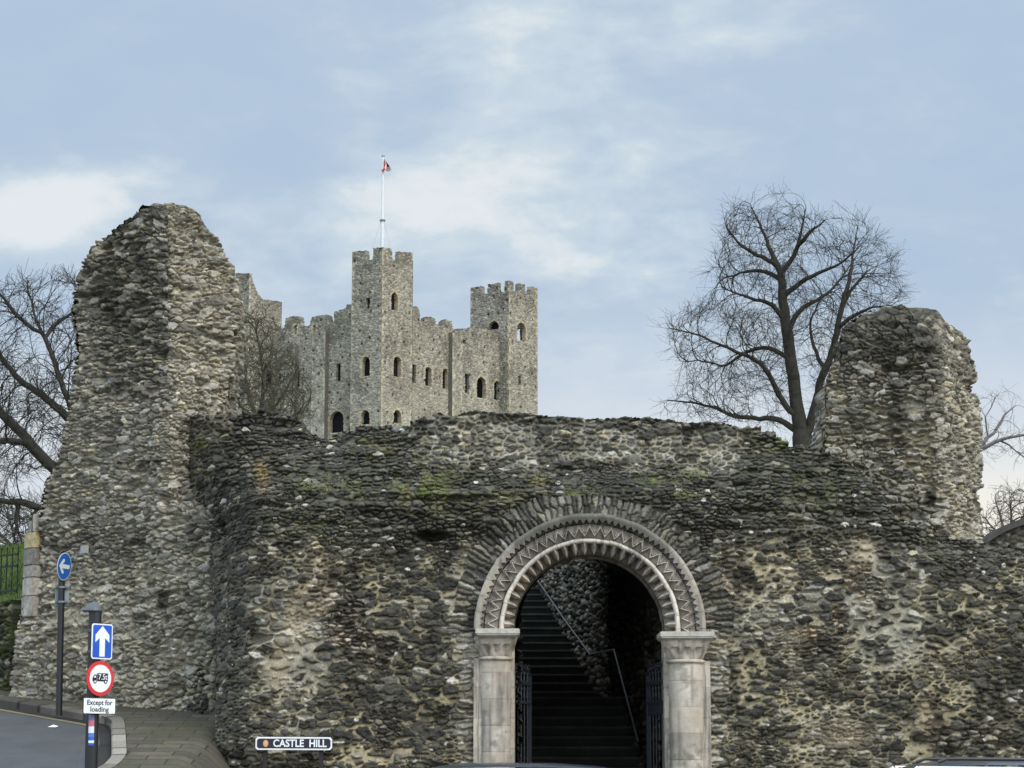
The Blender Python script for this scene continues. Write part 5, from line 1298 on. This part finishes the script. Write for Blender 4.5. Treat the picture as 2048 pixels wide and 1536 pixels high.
    pos_ = np.array(pos); par_ = np.array(par); n = len(pos_)
    acc = np.zeros(n); rad = np.zeros(n)
    for k in range(n - 1, -1, -1):
        # children are always later than parents
        rr = max(acc[k] ** (1 / gam) if acc[k] > 0 else 0, twig * .62)
        if rfix[k] > 0: rr = max(rfix[k], min(rr, rfix[k] * 1.25))
        rad[k] = rr
        if par_[k] >= 0: acc[par_[k]] += rr ** gam
    # children of limbs never thicker than 75% of the limb
    for k in range(n):
        if par_[k] >= 0: rad[k] = min(rad[k], rad[par_[k]] * (1.0 if rfix[k] > 0 else .93))
    b0 = pos_[0]
    root = empty(name, tuple(b0), label, cat, group)
    trunk = np.zeros(n, bool); big = np.array(rfix) > 0; trunk[:] = big
    tubes_np("trunk", pos_, par_, rad, material, root, trunk); tubes_np("branches", pos_, par_, rad, material, root, ~trunk)
    return n
def trees():
    n1 = tree("bare_tree", "large leafless spreading tree with forked trunk beside the blunt right tower", "tree", 95.0, [
        (None, [(1612, 1010), (1608, 900), (1602, 872)], .52, .40, 0, 0),
        (0, [(1602, 872), (1592, 800), (1580, 705), (1568, 620), (1562, 545)], .33, .14, 0, 0),
        (0, [(1612, 880), (1634, 800), (1642, 755), (1662, 715), (1674, 660), (1682, 615), (1708, 572), (1732, 545)], .23, .05, 0, -1.2),
        (0, [(1562, 545), (1545, 510), (1530, 470), (1512, 430), (1500, 408)], .13, .02, 0, .8),
        (0, [(1562, 545), (1585, 522), (1597, 490), (1606, 450), (1612, 415)], .13, .02, 0, -1.0),
        (0, [(1597, 490), (1622, 462), (1650, 440)], .12, .03, -.8, -1.5),
        (0, [(1575, 668), (1592, 625), (1622, 608), (1648, 592), (1668, 575), (1690, 545)], .14, .03, 0, 1.8),
        (0, [(1596, 838), (1560, 798), (1540, 752), (1518, 722), (1475, 705), (1440, 690), (1395, 668), (1340, 657)], .15, .02, 0, -1.6),
        (0, [(1582, 720), (1545, 695), (1510, 697), (1478, 712), (1450, 735), (1410, 720), (1372, 722)], .12, .02, 0, 2.0),
        (0, [(1600, 868), (1555, 835), (1510, 838), (1462, 832), (1425, 812), (1385, 805), (1335, 800)], .15, .025, 0, 1.0),
        (0, [(1570, 640), (1545, 608), (1512, 600), (1480, 590), (1452, 578)], .13, .03, 0, -1.0),
        (0, [(1564, 560), (1540, 545), (1505, 540), (1475, 548), (1445, 558)], .12, .03, 0, 1.2),
        (0, [(1555, 530), (1530, 515), (1500, 505), (1470, 480), (1452, 452)], .12, .03, 0, -1.2),
        (0, [(1572, 590), (1600, 565), (1640, 545), (1680, 530), (1712, 500)], .13, .03, 0, -2.0),
        (0, [(1676, 655), (1705, 632), (1740, 615), (1785, 610)], .11, .025, -.8, -1.8),
        (0, [(1684, 612), (1700, 560), (1705, 515), (1712, 470)], .12, .03, -1.0, 0),
        (0, [(1648, 740), (1625, 690), (1618, 640), (1640, 600)], .10, .03, 0, .8),
        (0, [(1612, 880), (1650, 860), (1690, 845)], .10, .03, 0, .8)],
        [(1498, 402), (1560, 394), (1625, 408), (1690, 432), (1735, 462), (1770, 505), (1805, 545), (1812, 590), (1775, 625), (1715, 660), (1695, 720), (1690, 800), (1660, 850), (1640, 800), (1600, 700), (1560, 860), (1520, 850), (1450, 845), (1330, 830), (1345, 790), (1400, 770), (1348, 730), (1328, 655), (1385, 615), (1430, 590), (1436, 540), (1432, 490), (1455, 432)],
        3.6, 8500, .26, 2.0, .36, 21, M_BARK, .0076, twigs=4, tlen=1.5, lean=.2)
    n2 = tree("bare_tree", "thick-limbed leafless tree reaching left from behind the tall pointed tower", "tree", 58.0, [
        (None, [(250, 1180), (215, 1060), (190, 1000)], .62, .48, 0, 0),
        (0, [(190, 1000), (120, 950), (75, 905), (40, 865), (0, 820), (-60, 780)], .17, .10, 0, 0),
        (0, [(190, 1000), (170, 900), (140, 812), (115, 745), (102, 700), (84, 668), (66, 620), (55, 575)], .13, .025, 0, .8),
        (0, [(180, 880), (135, 835), (88, 792), (42, 766), (0, 715), (-20, 660)], .13, .05, .6, 1.5),
        (0, [(190, 1005), (120, 1012), (75, 1016), (42, 1003), (-10, 1002), (-60, 990)], .11, .06, -.4, -.8),
        (0, [(84, 668), (40, 640), (10, 600), (-15, 570)], .08, .03, .6, 0),
        (0, [(88, 672), (120, 640), (150, 620)], .08, .03, .6, 1), (0, [(120, 940), (150, 870), (190, 850)], .10, .04, 0, -1),
        (0, [(60, 890), (20, 880), (-30, 890)], .10, .05, 0, -1), (0, [(40, 1003), (30, 1050), (45, 1090)], .07, .03, -.5, -1)],
        [(-70, 560), (0, 590), (45, 556), (90, 572), (150, 552), (172, 600), (180, 800), (180, 1010), (120, 1060), (80, 1055), (40, 1100), (-70, 1110)],
        2.6, 5600, .19, 1.4, .25, 22, M_BARK, .0066, twigs=4, tlen=1.4)
    n3 = tree("bare_shrub", "brown-green tangle of leafless scrub between the pointed tower and the keep", "shrub", 62.0, [
        (None, [(520, 930), (516, 850)], .12, .10, 0, 0), (0, [(516, 850), (490, 760), (480, 690), (476, 650)], .06, .02, 0, .5), (0, [(516, 850), (530, 770), (520, 700), (510, 640)], .06, .02, 0, -.5),
        (0, [(516, 850), (570, 790), (590, 740)], .05, .02, 0, .3), (0, [(516, 850), (550, 800), (555, 730)], .05, .02, 0, .8), (0, [(516, 850), (470, 800), (455, 740)], .05, .02, 0, -.8), (0, [(516, 850), (600, 830), (620, 800)], .04, .02, 0, 0)],
        [(455, 620), (500, 610), (540, 640), (560, 690), (590, 710), (615, 770), (630, 830), (600, 860), (455, 860)],
        2.2, 3000, .16, 1.3, .20, 23, mat("scrub_bark", (.085, .077, .052), .95, .1, var=.3, vscale=5), .008, twigs=3, tlen=1.0)
    n4 = tree("bare_tree", "faint distant leafless tree showing past the right side of the blunt tower", "tree", 150.0, [
        (None, [(1900, 1080), (1920, 940), (1945, 905)], .45, .30, 0, 0), (0, [(1945, 905), (1985, 868), (2010, 830), (2030, 812)], .17, .04, 0, 1), (0, [(1945, 908), (2005, 876), (2035, 872), (2090, 860)], .17, .05, 0, -1), (0, [(2005, 876), (2035, 905), (2060, 925)], .07, .03, 0, 0), (0, [(1960, 850), (1985, 810), (1990, 795)], .06, .03, 0, 0)],
        [(1945, 800), (1990, 790), (2035, 800), (2090, 830), (2100, 920), (2050, 930), (1990, 915), (1945, 930)],
        3.0, 800, .45, 3.5, .60, 24, M_FAR, .013, twigs=2, tlen=.9)
    n5 = tree("bare_shrub", "leafless thicket over the sloping wall at the right edge", "shrub", 75.0, [
        (None, [(2010, 1180), (2015, 1080)], .12, .10, 0, 0), (0, [(2015, 1080), (2000, 1030), (1990, 995)], .06, .02, 0, .5), (0, [(2015, 1080), (2025, 1040), (2020, 1000)], .06, .02, 0, -.5), (0, [(2015, 1080), (1985, 1055), (1962, 1030)], .05, .02, 0, .3), (0, [(2015, 1080), (2045, 1040), (2060, 1000)], .05, .02, 0, .8)],
        [(1945, 1000), (1965, 985), (2010, 975), (2060, 980), (2120, 990), (2120, 1080), (1945, 1090)],
        1.8, 1500, .17, 1.3, .22, 25, mat("thicket_bark", (.10, .085, .065), .95, .1, var=.3, vscale=5), .008, twigs=3, tlen=1.0)
    n6 = tree("bare_shrub", "leafless bushes low behind the railings and pier at the left edge", "shrub", 64.0, [
        (None, [(40, 1180), (42, 1110)], .12, .10, 0, 0), (0, [(42, 1110), (25, 1060), (15, 1030)], .06, .02, 0, .5), (0, [(42, 1110), (60, 1060), (70, 1020)], .06, .02, 0, -.5), (0, [(42, 1110), (-10, 1060), (-20, 1020)], .05, .02, 0, .3)],
        [(-60, 1000), (0, 985), (60, 990), (100, 1010), (100, 1120), (-60, 1120)],
        1.8, 1100, .17, 1.3, .22, 26, mat("bush_bark", (.11, .095, .075), .95, .1, var=.3, vscale=5), .008, twigs=3, tlen=1.0)
    print("TREE NODES", n1, n2, n3, n4, n5, n6)
trees()

# ------------------------------------------------------------------ signs
def text_mesh(name, txt, size, o, ax, ay, an, material, parent, depth=.002, sx=1.0, bold=.0, width=None, align='CENTER', spacing=1.0):
    cu = bpy.data.curves.new(name, 'FONT'); cu.body = txt; cu.size = size; cu.align_x = align; cu.align_y = 'CENTER'; cu.extrude = depth; cu.offset = bold; cu.space_character = spacing; cu.space_line = .85; cu.resolution_u = 4
    tmp = bpy.data.objects.new(name, cu); COL.objects.link(tmp)
    dg = bpy.context.evaluated_depsgraph_get(); me = bpy.data.meshes.new_from_object(tmp.evaluated_get(dg)); bpy.data.objects.remove(tmp); bpy.data.curves.remove(cu)
    co = np.zeros(len(me.vertices) * 3, np.float32); me.vertices.foreach_get("co", co); co = co.reshape(-1, 3)
    k = sx if width is None else width / max(1e-6, np.ptp(co[:, 0]))
    W3 = np.array(o)[None] + co[:, :1] * k * np.array(ax) + co[:, 1:2] * np.array(ay) + co[:, 2:3] * np.array(an)
    me.vertices.foreach_set("co", W3.astype(np.float32).ravel()); me.materials.clear(); me.update()
    return link(name, me, material, parent)
UPV = Vector((0, 0, 1))
def oval(r, n=48): return [(r * math.cos(2 * math.pi * i / n), r * math.sin(2 * math.pi * i / n)) for i in range(n)]
def rrect(w, h, r, n=6):
    o = []
    for cx, cy, a0 in ((w / 2 - r, h / 2 - r, 0), (-w / 2 + r, h / 2 - r, 90), (-w / 2 + r, -h / 2 + r, 180), (w / 2 - r, -h / 2 + r, 270)):
        o += [(cx + r * math.cos(R(a0 + 90 * i / n)), cy + r * math.sin(R(a0 + 90 * i / n))) for i in range(n + 1)]
    return o
def child(o, parent): o.parent = parent; o.matrix_parent_inverse = Matrix.Identity(4); return o
def big_post():
    Y = 28.0; c = P(188, 1400, Y); zb = float(ground_z(c.x, Y)) + .10; zt = P(190, 1221, Y).z
    root = empty("sign_post", (c.x, Y, zb), "thick black post with lamp hood carrying one-way, lorry-limit and text plates by the kerb", "sign post")
    dx = P(190, 1300, Y).x - P(183, 1500, Y).x
    b = MB(); b.tube([(P(183.5, 1536, Y).x - .006, Y, zb - .2), (P(190.5, 1225, Y).x, Y, zt)], .081, 28); b.build("pole", M_BLACK, root, smooth=True)
    # lamp hood: a low lopsided cone reaching out to the left
    hx = P(186, 1221, Y).x; vs = []; n = 28; ap = Vector((P(189, 1203, Y).x, Y, P(189, 1203, Y).z)); b = MB()
    ring = lambda f, z, e=1.0: [Vector((ap.x + (P(164 if math.cos(a) < 0 else 205.5, 1220, Y).x - ap.x) * abs(math.cos(a)) * f, Y + .12 * math.sin(a) * f * e, z)) for a in np.linspace(0, 2 * math.pi, n, endpoint=False)]
    zl = P(186, 1222, Y).z; H = ap.z - zl; lv = [ring(.02, ap.z), ring(.22, ap.z - H * .07), ring(.5, ap.z - H * .32), ring(.8, ap.z - H * .66), ring(1.0, ap.z - H * .92), ring(1.0, zl), ring(.9, zl - .012)]
    b.add([v for l in lv for v in l], [tuple(range(n))] + [(i * n + j, i * n + (j + 1) % n, (i + 1) * n + (j + 1) % n, (i + 1) * n + j) for i in range(6) for j in range(n)] + [tuple(6 * n + j for j in range(n - 1, -1, -1))])
    b.build("lamp_hood", mat("hood_grey", (.075, .082, .09), .4, .5), root, smooth=True)
    th = R(50); nv = Vector((math.sin(th), -math.cos(th), 0)); av = Vector((math.cos(th), math.sin(th), 0))
    def plate(name, px, py, w, h, m, label=None, outline=None):
        o = P(px, py, Y - .10); b = MB(); b.prism(outline or rrect(w, h, .035), o, av, UPV, nv, .008)
        ob = b.build(name, m, root)
        if label: ob["label"] = label
        return o, ob
    # one way arrow
    o, pl = plate("one_way_plate", 203.5, 1283, .335, .445, M_WHITE, "blue rectangular plate with a white upward arrow")
    b = MB(); b.prism(rrect(.302, .412, .025), o + nv * .0082, av, UPV, nv, .002); child(b.build("blue_field", M_BLUE, None), pl)
    b = MB(); b.prism([(-.043, -.19), (.043, -.19), (.043, .045), (.112, -.012), (.112, .082), (0, .195), (-.112, .082), (-.112, -.012), (-.043, .045)], o + nv * .0104, av, UPV, nv, .002); child(b.build("arrow", M_WHITE, None), pl)
    # weight limit roundel
    o, pl = plate("weight_limit_plate", 200, 1357, 0, 0, M_RED, "round white plate with red ring and a black lorry marked 7.5t", oval(.220))
    b = MB(); b.prism(oval(.172), o + nv * .0082, av, UPV, nv, .002); child(b.build("white_field", M_WHITE, None), pl)
    l = MB(); q = o + nv * .0104
    l.prism([(-.055, -.036), (.118, -.036), (.118, .066), (-.055, .066)], q, av, UPV, nv, .0015)
    l.prism([(-.128, -.036), (-.060, -.036), (-.060, .048), (-.098, .048), (-.128, .008)], q, av, UPV, nv, .0015)
    for x in (-.088, .082): l.prism([(x + a, -.04 + b_) for a, b_ in oval(.026, 18)], q + nv * .0004, av, UPV, nv, .0016)
    child(l.build("lorry", M_INK, None), pl)
    for x in (-.088, .082): l = MB(); l.prism([(x + a, -.04 + b_) for a, b_ in oval(.013, 14)], q + nv * .0022, av, UPV, nv, .001); child(l.build("wheel_hub", M_WHITE, None), pl)
    l = MB(); l.prism([(-.112, .008), (-.078, .008), (-.078, .034), (-.094, .034)], q + nv * .0022, av, UPV, nv, .001)
    child(l.build("cab_window", M_WHITE, None), pl)
    child(text_mesh("lettering", "7.5t", .098, q + nv * .0035 + av * .033 + UPV * .016, av, UPV, nv, M_WHITE, None, .0008, bold=.0012, width=.142), pl)
    # text plate
    o, pl = plate("text_plate", 198, 1412, .515, .200, M_INK, "small white plate reading Except for loading", rrect(.515, .200, .018))
    b = MB(); b.prism(rrect(.503, .188, .015), o + nv * .0082, av, UPV, nv, .002); child(b.build("white_field", M_WHITE, None), pl)
    ink = mat("sign_text_grey", (.035, .04, .05), .5, .3)
    child(text_mesh("lettering", "Except for", .088, o + nv * .0115 + UPV * .040, av, UPV, nv, ink, None, .0008, bold=.0015, width=.405), pl)
    child(text_mesh("lettering", "loading", .088, o + nv * .0115 - UPV * .044, av, UPV, nv, ink, None, .0008, bold=.0015, width=.295), pl)
    for py in (1262, 1304, 1357, 1412):
        p = P(190, py, Y); b = MB(); b.lathe((P(187.5, py, Y).x, Y, p.z - .018), [(.084, 0), (.088, .004), (.088, .032), (.084, .036)], 24); b.build("bracket", mat("bracket_grey", (.10, .10, .11), .5, .5, metal=.5), root, smooth=True)
    # strip of stickers on the pole
    cols = [((.16, .17, .30), 1430, 1441), ((.55, .16, .20), 1441, 1453), ((.72, .72, .72), 1453, 1466), ((.10, .20, .55), 1466, 1474), ((.03, .13, .50), 1474, 1481), ((.72, .76, .80), 1481, 1486), ((.02, .10, .46), 1486, 1491)]
    for c_, y0, y1 in cols:
        z1 = P(180, y0, Y).z; z0 = P(180, y1, Y).z; cx = P(lerp(188.2, 184.4, (y0 - 1330) / 190.), y0, Y).x; vs = []; n = 8
        for z in (z0, z1):
            for a in np.linspace(R(186), R(292), n): vs.append((cx + .0850 * math.cos(a), Y + .0850 * math.sin(a), z))
        b = MB(); b.add(vs, [(i, i + 1, n + i + 1, n + i) for i in range(n - 1)]); b.build("sticker", mat("sticker_print", c_, .5, .3, var=.12, vscale=30), root, smooth=True)
big_post()
def arrow_post():
    Y = 34.6; pb = P(118.5, 1412, Y); pt = P(123.5, 1148, Y); zb = pb.z
    root = empty("sign_post", (pb.x, Y, zb), "slim black pole with a round blue left-arrow sign, standing against the tower foot", "sign post")
    b = MB(); b.tube([pb - Vector((0, 0, .15)), pt], .052, 16); b.build("pole", M_BLACK, root, smooth=True)
    th = R(72); nv = Vector((math.sin(th), -math.cos(th), .0)); nv = (Matrix.Rotation(R(0), 3, 'Z') @ nv); av = Vector((math.cos(th), math.sin(th), 0))
    tilt = Vector((.075, 0, 1)).normalized()
    o = P(128.0, 1133, Y - .10); b = MB(); b.prism(oval(.218), o, av, tilt, nv, .006); d = b.build("arrow_plate", mat("plate_rim", (.50, .56, .62), .4, .4), root)
    d["label"] = "round blue plate with a white arrow pointing left"
    b = MB(); b.prism(oval(.204), o + nv * .0062, av, tilt, nv, .002); child(b.build("blue_field", M_BLUE2, None), d)
    b = MB(); b.prism([(-.165, 0), (-.06, .115), (-.01, .115), (-.01, .085), (-.065, .032), (.155, .032), (.155, -.032), (-.065, -.032), (-.01, -.085), (-.01, -.115), (-.06, -.115)], o + nv * .0086, av, tilt, nv, .002); child(b.build("arrow", mat("plate_white_worn", (.62, .66, .64), .45, .4), None), d)
    # back of a second plate facing the other way
    o = P(124, 1190, Y + .07); a2 = Vector((.98, .17, 0)); n2 = Vector((-.17, .98, 0))
    b = MB(); b.prism(rrect(.215, .325, .012), o, a2, UPV, n2, .006); d = b.build("plate_back", M_GREYPL, root, ); d["label"] = "grey back of a rectangular plate facing away"
    for k in (-.115, .115):
        b = MB(); b.box(o + UPV * k - n2 * .02, (.215, .03, .028), M=Matrix((a2, n2, UPV)).transposed()); child(b.build("channel", mat("channel_grey", (.12, .13, .14), .5, .5), None), d)
        b = MB(); b.lathe((P(124.3, 1190, Y).x, Y, o.z + k - .018), [(.054, 0), (.062, .005), (.062, .03), (.054, .036)], 18); b.build("clip", mat("clip_grey", (.2, .21, .22), .45, .5, metal=.4), root, smooth=True)
arrow_post()
def name_sign():
    Y = 30.9; c = P(587.5, 1487, Y); zb = float(ground_z(c.x, Y)) + .1
    root = empty("street_name_sign", (c.x, Y, zb), "long black street name plate reading CASTLE HILL on two brown posts", "street sign")
    ax = Vector((1, 0, -.004)).normalized(); n = Vector((0, -1, 0)); W_ = P(664, 1487, Y).x - P(511, 1487, Y).x; H_ = P(587, 1474, Y).z - P(587, 1500, Y).z; k = .028
    def oct_(w, h, c_): return [(-w / 2 + c_, -h / 2), (w / 2 - c_, -h / 2), (w / 2, -h / 2 + c_), (w / 2, h / 2 - c_), (w / 2 - c_, h / 2), (-w / 2 + c_, h / 2), (-w / 2, h / 2 - c_), (-w / 2, -h / 2 + c_)]
    for px in (531, 643):
        p = P(px, 1487, Y + .075); b = MB(); b.box((p.x, Y + .075, (zb - .2 + c.z + .125) / 2), (.062, .06, c.z + .125 - zb + .2)); b.build("post", M_POSTBR, root, bevel=.006)
    b = MB(); b.prism(oct_(W_, H_, k), c, ax, UPV, -n, .035); pl = b.build("plate", M_WHITE, root)
    pl["label"] = "white rimmed plate"
    b = MB(); b.prism(oct_(W_ - .042, H_ - .045, k * .8), c, ax, UPV, n, .003); child(b.build("black_field", M_PLATE, None), pl)
    child(text_mesh("lettering", "CASTLE  HILL", .142, c + n * .0045 + ax * .085 - UPV * .002, ax, UPV, n, M_WHITE, None, .002, bold=.0035, width=.745), pl)
    e = c + ax * (P(531.5, 1487, Y).x - c.x) + n * .0032
    b = MB(); b.prism([(a * .82, b_ * 1.1) for a, b_ in oval(.045, 24)], e, ax, UPV, n, .004); em = child(b.build("emblem", M_ORANGE, None), pl)
    b = MB(); b.prism([(-.014, .022), (.012, .028), (.016, -.005), (.002, -.032), (-.016, -.012)], e + n * .0042, ax, UPV, n, .002); b.build("shield", mat("emblem_pale", (.66, .45, .22), .5, .3), pl).matrix_parent_inverse = Matrix.Identity(4)
name_sign()
def litter():
    p = ray_ground(105, 1455); b = MB(); rng = random.Random(3)
    b.add([p + Vector((x, y, z)) for x, y, z in ((-.07, -.04, .006), (.06, -.06, .004), (.085, .03, .02), (0, .07, .045), (-.06, .05, .012), (.01, .0, .04))], [(0, 1, 5), (1, 2, 5), (2, 3, 5), (3, 4, 5), (4, 0, 5)])
    b.add([p + Vector((x, y, z)) for x, y, z in ((-.05, -.02, .002), (.05, -.03, .002), (.05, .03, .002), (-.04, .04, .002))], [(0, 1, 2, 3)])
    tag(b.build("litter", mat("crumpled_paper", (.75, .75, .72), .8, .2)), "crumpled white scrap of litter lying on the road by the yellow line", "litter")
litter()

# ------------------------------------------------------------------ parked cars (only their roofs reach into the picture)
def car(label, x0, Y, length, height, paint, roofm, mirror, belt=.93, rail=None):
    """a hatchback standing along x, its nose to -x when mirror is False"""
    g = float(ground_z(x0, Y)); root = empty("parked_car", (x0, Y, g), label, "car", "cars parked along the street")
    s = -1 if mirror else 1; hw = .89; hl = length / 2
    X = lambda u: x0 + s * u * hl        # u: -1 nose, +1 tail
    gl = mat("car_glass", (.02, .025, .03), .06, .6, coat=.3)
    # body shell below the waist
    st = [(-1.0, .42, .62, .74), (-.97, .24, .74, .82), (-.86, .20, .80, .87), (-.70, .19, .90, .89), (-.44, .19, belt + .03, .89), (-.2, .19, belt, .89), (.3, .19, belt + .02, .89), (.7, .20, belt + .05, .88), (.9, .24, belt + .03, .85), (.98, .34, belt - .06, .80), (1.0, .45, belt - .2, .76)]
    n = 20; vs = []; fs = []
    for (u, zb, zt, w) in st:
        for j in range(n):
            a = 2 * math.pi * (j + .5) / n; ca, sa = math.cos(a), math.sin(a)
            e = .42; yy = w * hw / .89 * math.copysign(abs(ca) ** e, ca); zz = (zb + zt) / 2 + (zt - zb) / 2 * math.copysign(abs(sa) ** e, sa)
            vs.append((X(u), Y + yy, g + zz))
    for i in range(len(st) - 1):
        for j in range(n): fs.append((i * n + j, i * n + (j + 1) % n, (i + 1) * n + (j + 1) % n, (i + 1) * n + j))
    fs.append(tuple(range(n - 1, -1, -1))); fs.append(tuple((len(st) - 1) * n + j for j in range(n)))
    b = MB(); b.add(vs, fs); b.build("body", paint, root, smooth=True)
    # cabin glass, then the roof panel and pillars proud of it
    def ring(u, z, w): return [(X(u), Y - w, g + z), (X(u), Y + w, g + z)]
    prof = [(-.46, belt), (-.18, height - .07), (.66, height - .10), (.90, belt + .02)]
    b = MB(); vs = []
    for u, z in prof:
        w = .86 if z < belt + .1 else .66
        vs += ring(u, z, w)
    b.add(vs, [(0, 2, 3, 1), (2, 4, 5, 3), (4, 6, 7, 5), (0, 6, 4, 2), (1, 3, 5, 7), (0, 1, 7, 6)]); b.build("window", gl, root)
    rs = [(-.20, height - .075, .64), (-.14, height - .035, .65), (-.02, height - .008, .66), (.16, height, .66), (.40, height - .006, .66), (.60, height - .035, .65), (.70, height - .07, .63), (.73, height - .10, .62)]
    vs = []; fs = []; m = 13
    for (u, z, w) in rs:
        for j in range(m):
            t = -1 + 2 * j / (m - 1); vs.append((X(u), Y + t * w, g + z - .045 * abs(t) ** 3.5))
    for i in range(len(rs) - 1):
        for j in range(m - 1): fs.append((i * m + j, i * m + j + 1, (i + 1) * m + j + 1, (i + 1) * m + j))
    b = MB(); b.add(vs, fs); b.build("roof", roofm, root, smooth=True)
    for sd in (-1, 1):
        b = MB()
        b.tube([(X(-.46), Y + sd * .865, g + belt), (X(-.19), Y + sd * .665, g + height - .085)], .04, 8); b.tube([(X(-.19), Y + sd * .665, g + height - .085), (X(.68), Y + sd * .655, g + height - .105)], .03, 8)
        b.tube([(X(.68), Y + sd * .655, g + height - .105), (X(.90), Y + sd * .865, g + belt + .02)], .06, 8); b.tube([(X(.22), Y + sd * .875, g + belt), (X(.20), Y + sd * .67, g + height - .09)], .035, 8)
        b.build("pillar", paint, root, smooth=True)
        if rail: b = MB(); b.tube([(X(-.10), Y + sd * .58, g + height - .02), (X(-.06), Y + sd * .58, g + height + .012), (X(.56), Y + sd * .58, g + height + .006), (X(.60), Y + sd * .58, g + height - .03)], .016, 8); b.build("roof_rail", rail, root, smooth=True)
        b = MB(); b.box((X(-.34), Y + sd * .98, g + belt + .07), (.16, .2, .13)); b.build("wing_mirror", paint, root, smooth=True, bevel=.035)
        b = MB(); b.box((X(-.93), Y + sd * .60, g + .66), (.16, .36, .13)); b.build("headlight", mat("lamp_glass", (.6, .62, .65), .1, .6), root, bevel=.03)
        b = MB(); b.box((X(.965), Y + sd * .62, g + .84), (.10, .28, .22)); b.build("tail_light", mat("tail_glass", (.3, .01, .01), .15, .6), root, bevel=.03)
        for u in (-.62, .62):
            M3 = Matrix.Rotation(R(90), 3, 'X'); cc = (X(u), Y + sd * .76, g + .315)
            b = MB(); b.lathe((cc[0], cc[1] + .11, cc[2]), [(.19, 0), (.29, 0), (.315, .03), (.315, .19), (.29, .22), (.19, .22)], 28, M3); w = b.build("wheel", mat("tyre_rubber", (.02, .02, .02), .8, .2), root, smooth=True)
            b = MB(); b.lathe((cc[0], cc[1] + .10, cc[2]), [(.03, .0), (.19, .01), (.20, .19), (.03, .20)], 20, M3); child(b.build("rim", mat("rim_alloy", (.45, .46, .48), .35, .5, metal=.8), None, smooth=True), w)
    return root
dkpaint = mat("dark_blue_paint", (.018, .024, .036), .25, .5, coat=.6); whpaint = mat("white_paint", (.72, .74, .78), .25, .5, coat=.6)
gz = float(ground_z(0.0, 22.0))
car("dark blue car parked before the archway, only its roof top in view", P(1040, 1530, 22).x - .50, 22.0, 4.2, P(1025, 1524.5, 22).z - gz, dkpaint, dkpaint, False)
car("white car with a dark roof parked at the bottom right corner", P(1930, 1520, 22).x - .16, 22.0, 4.4, P(2000, 1520.5, 22).z - float(ground_z(5, 22)), whpaint, mat("dark_roof", (.025, .027, .03), .3, .5, coat=.4), False, belt=1.0, rail=mat("roof_rail_black", (.02, .02, .022), .4, .5))
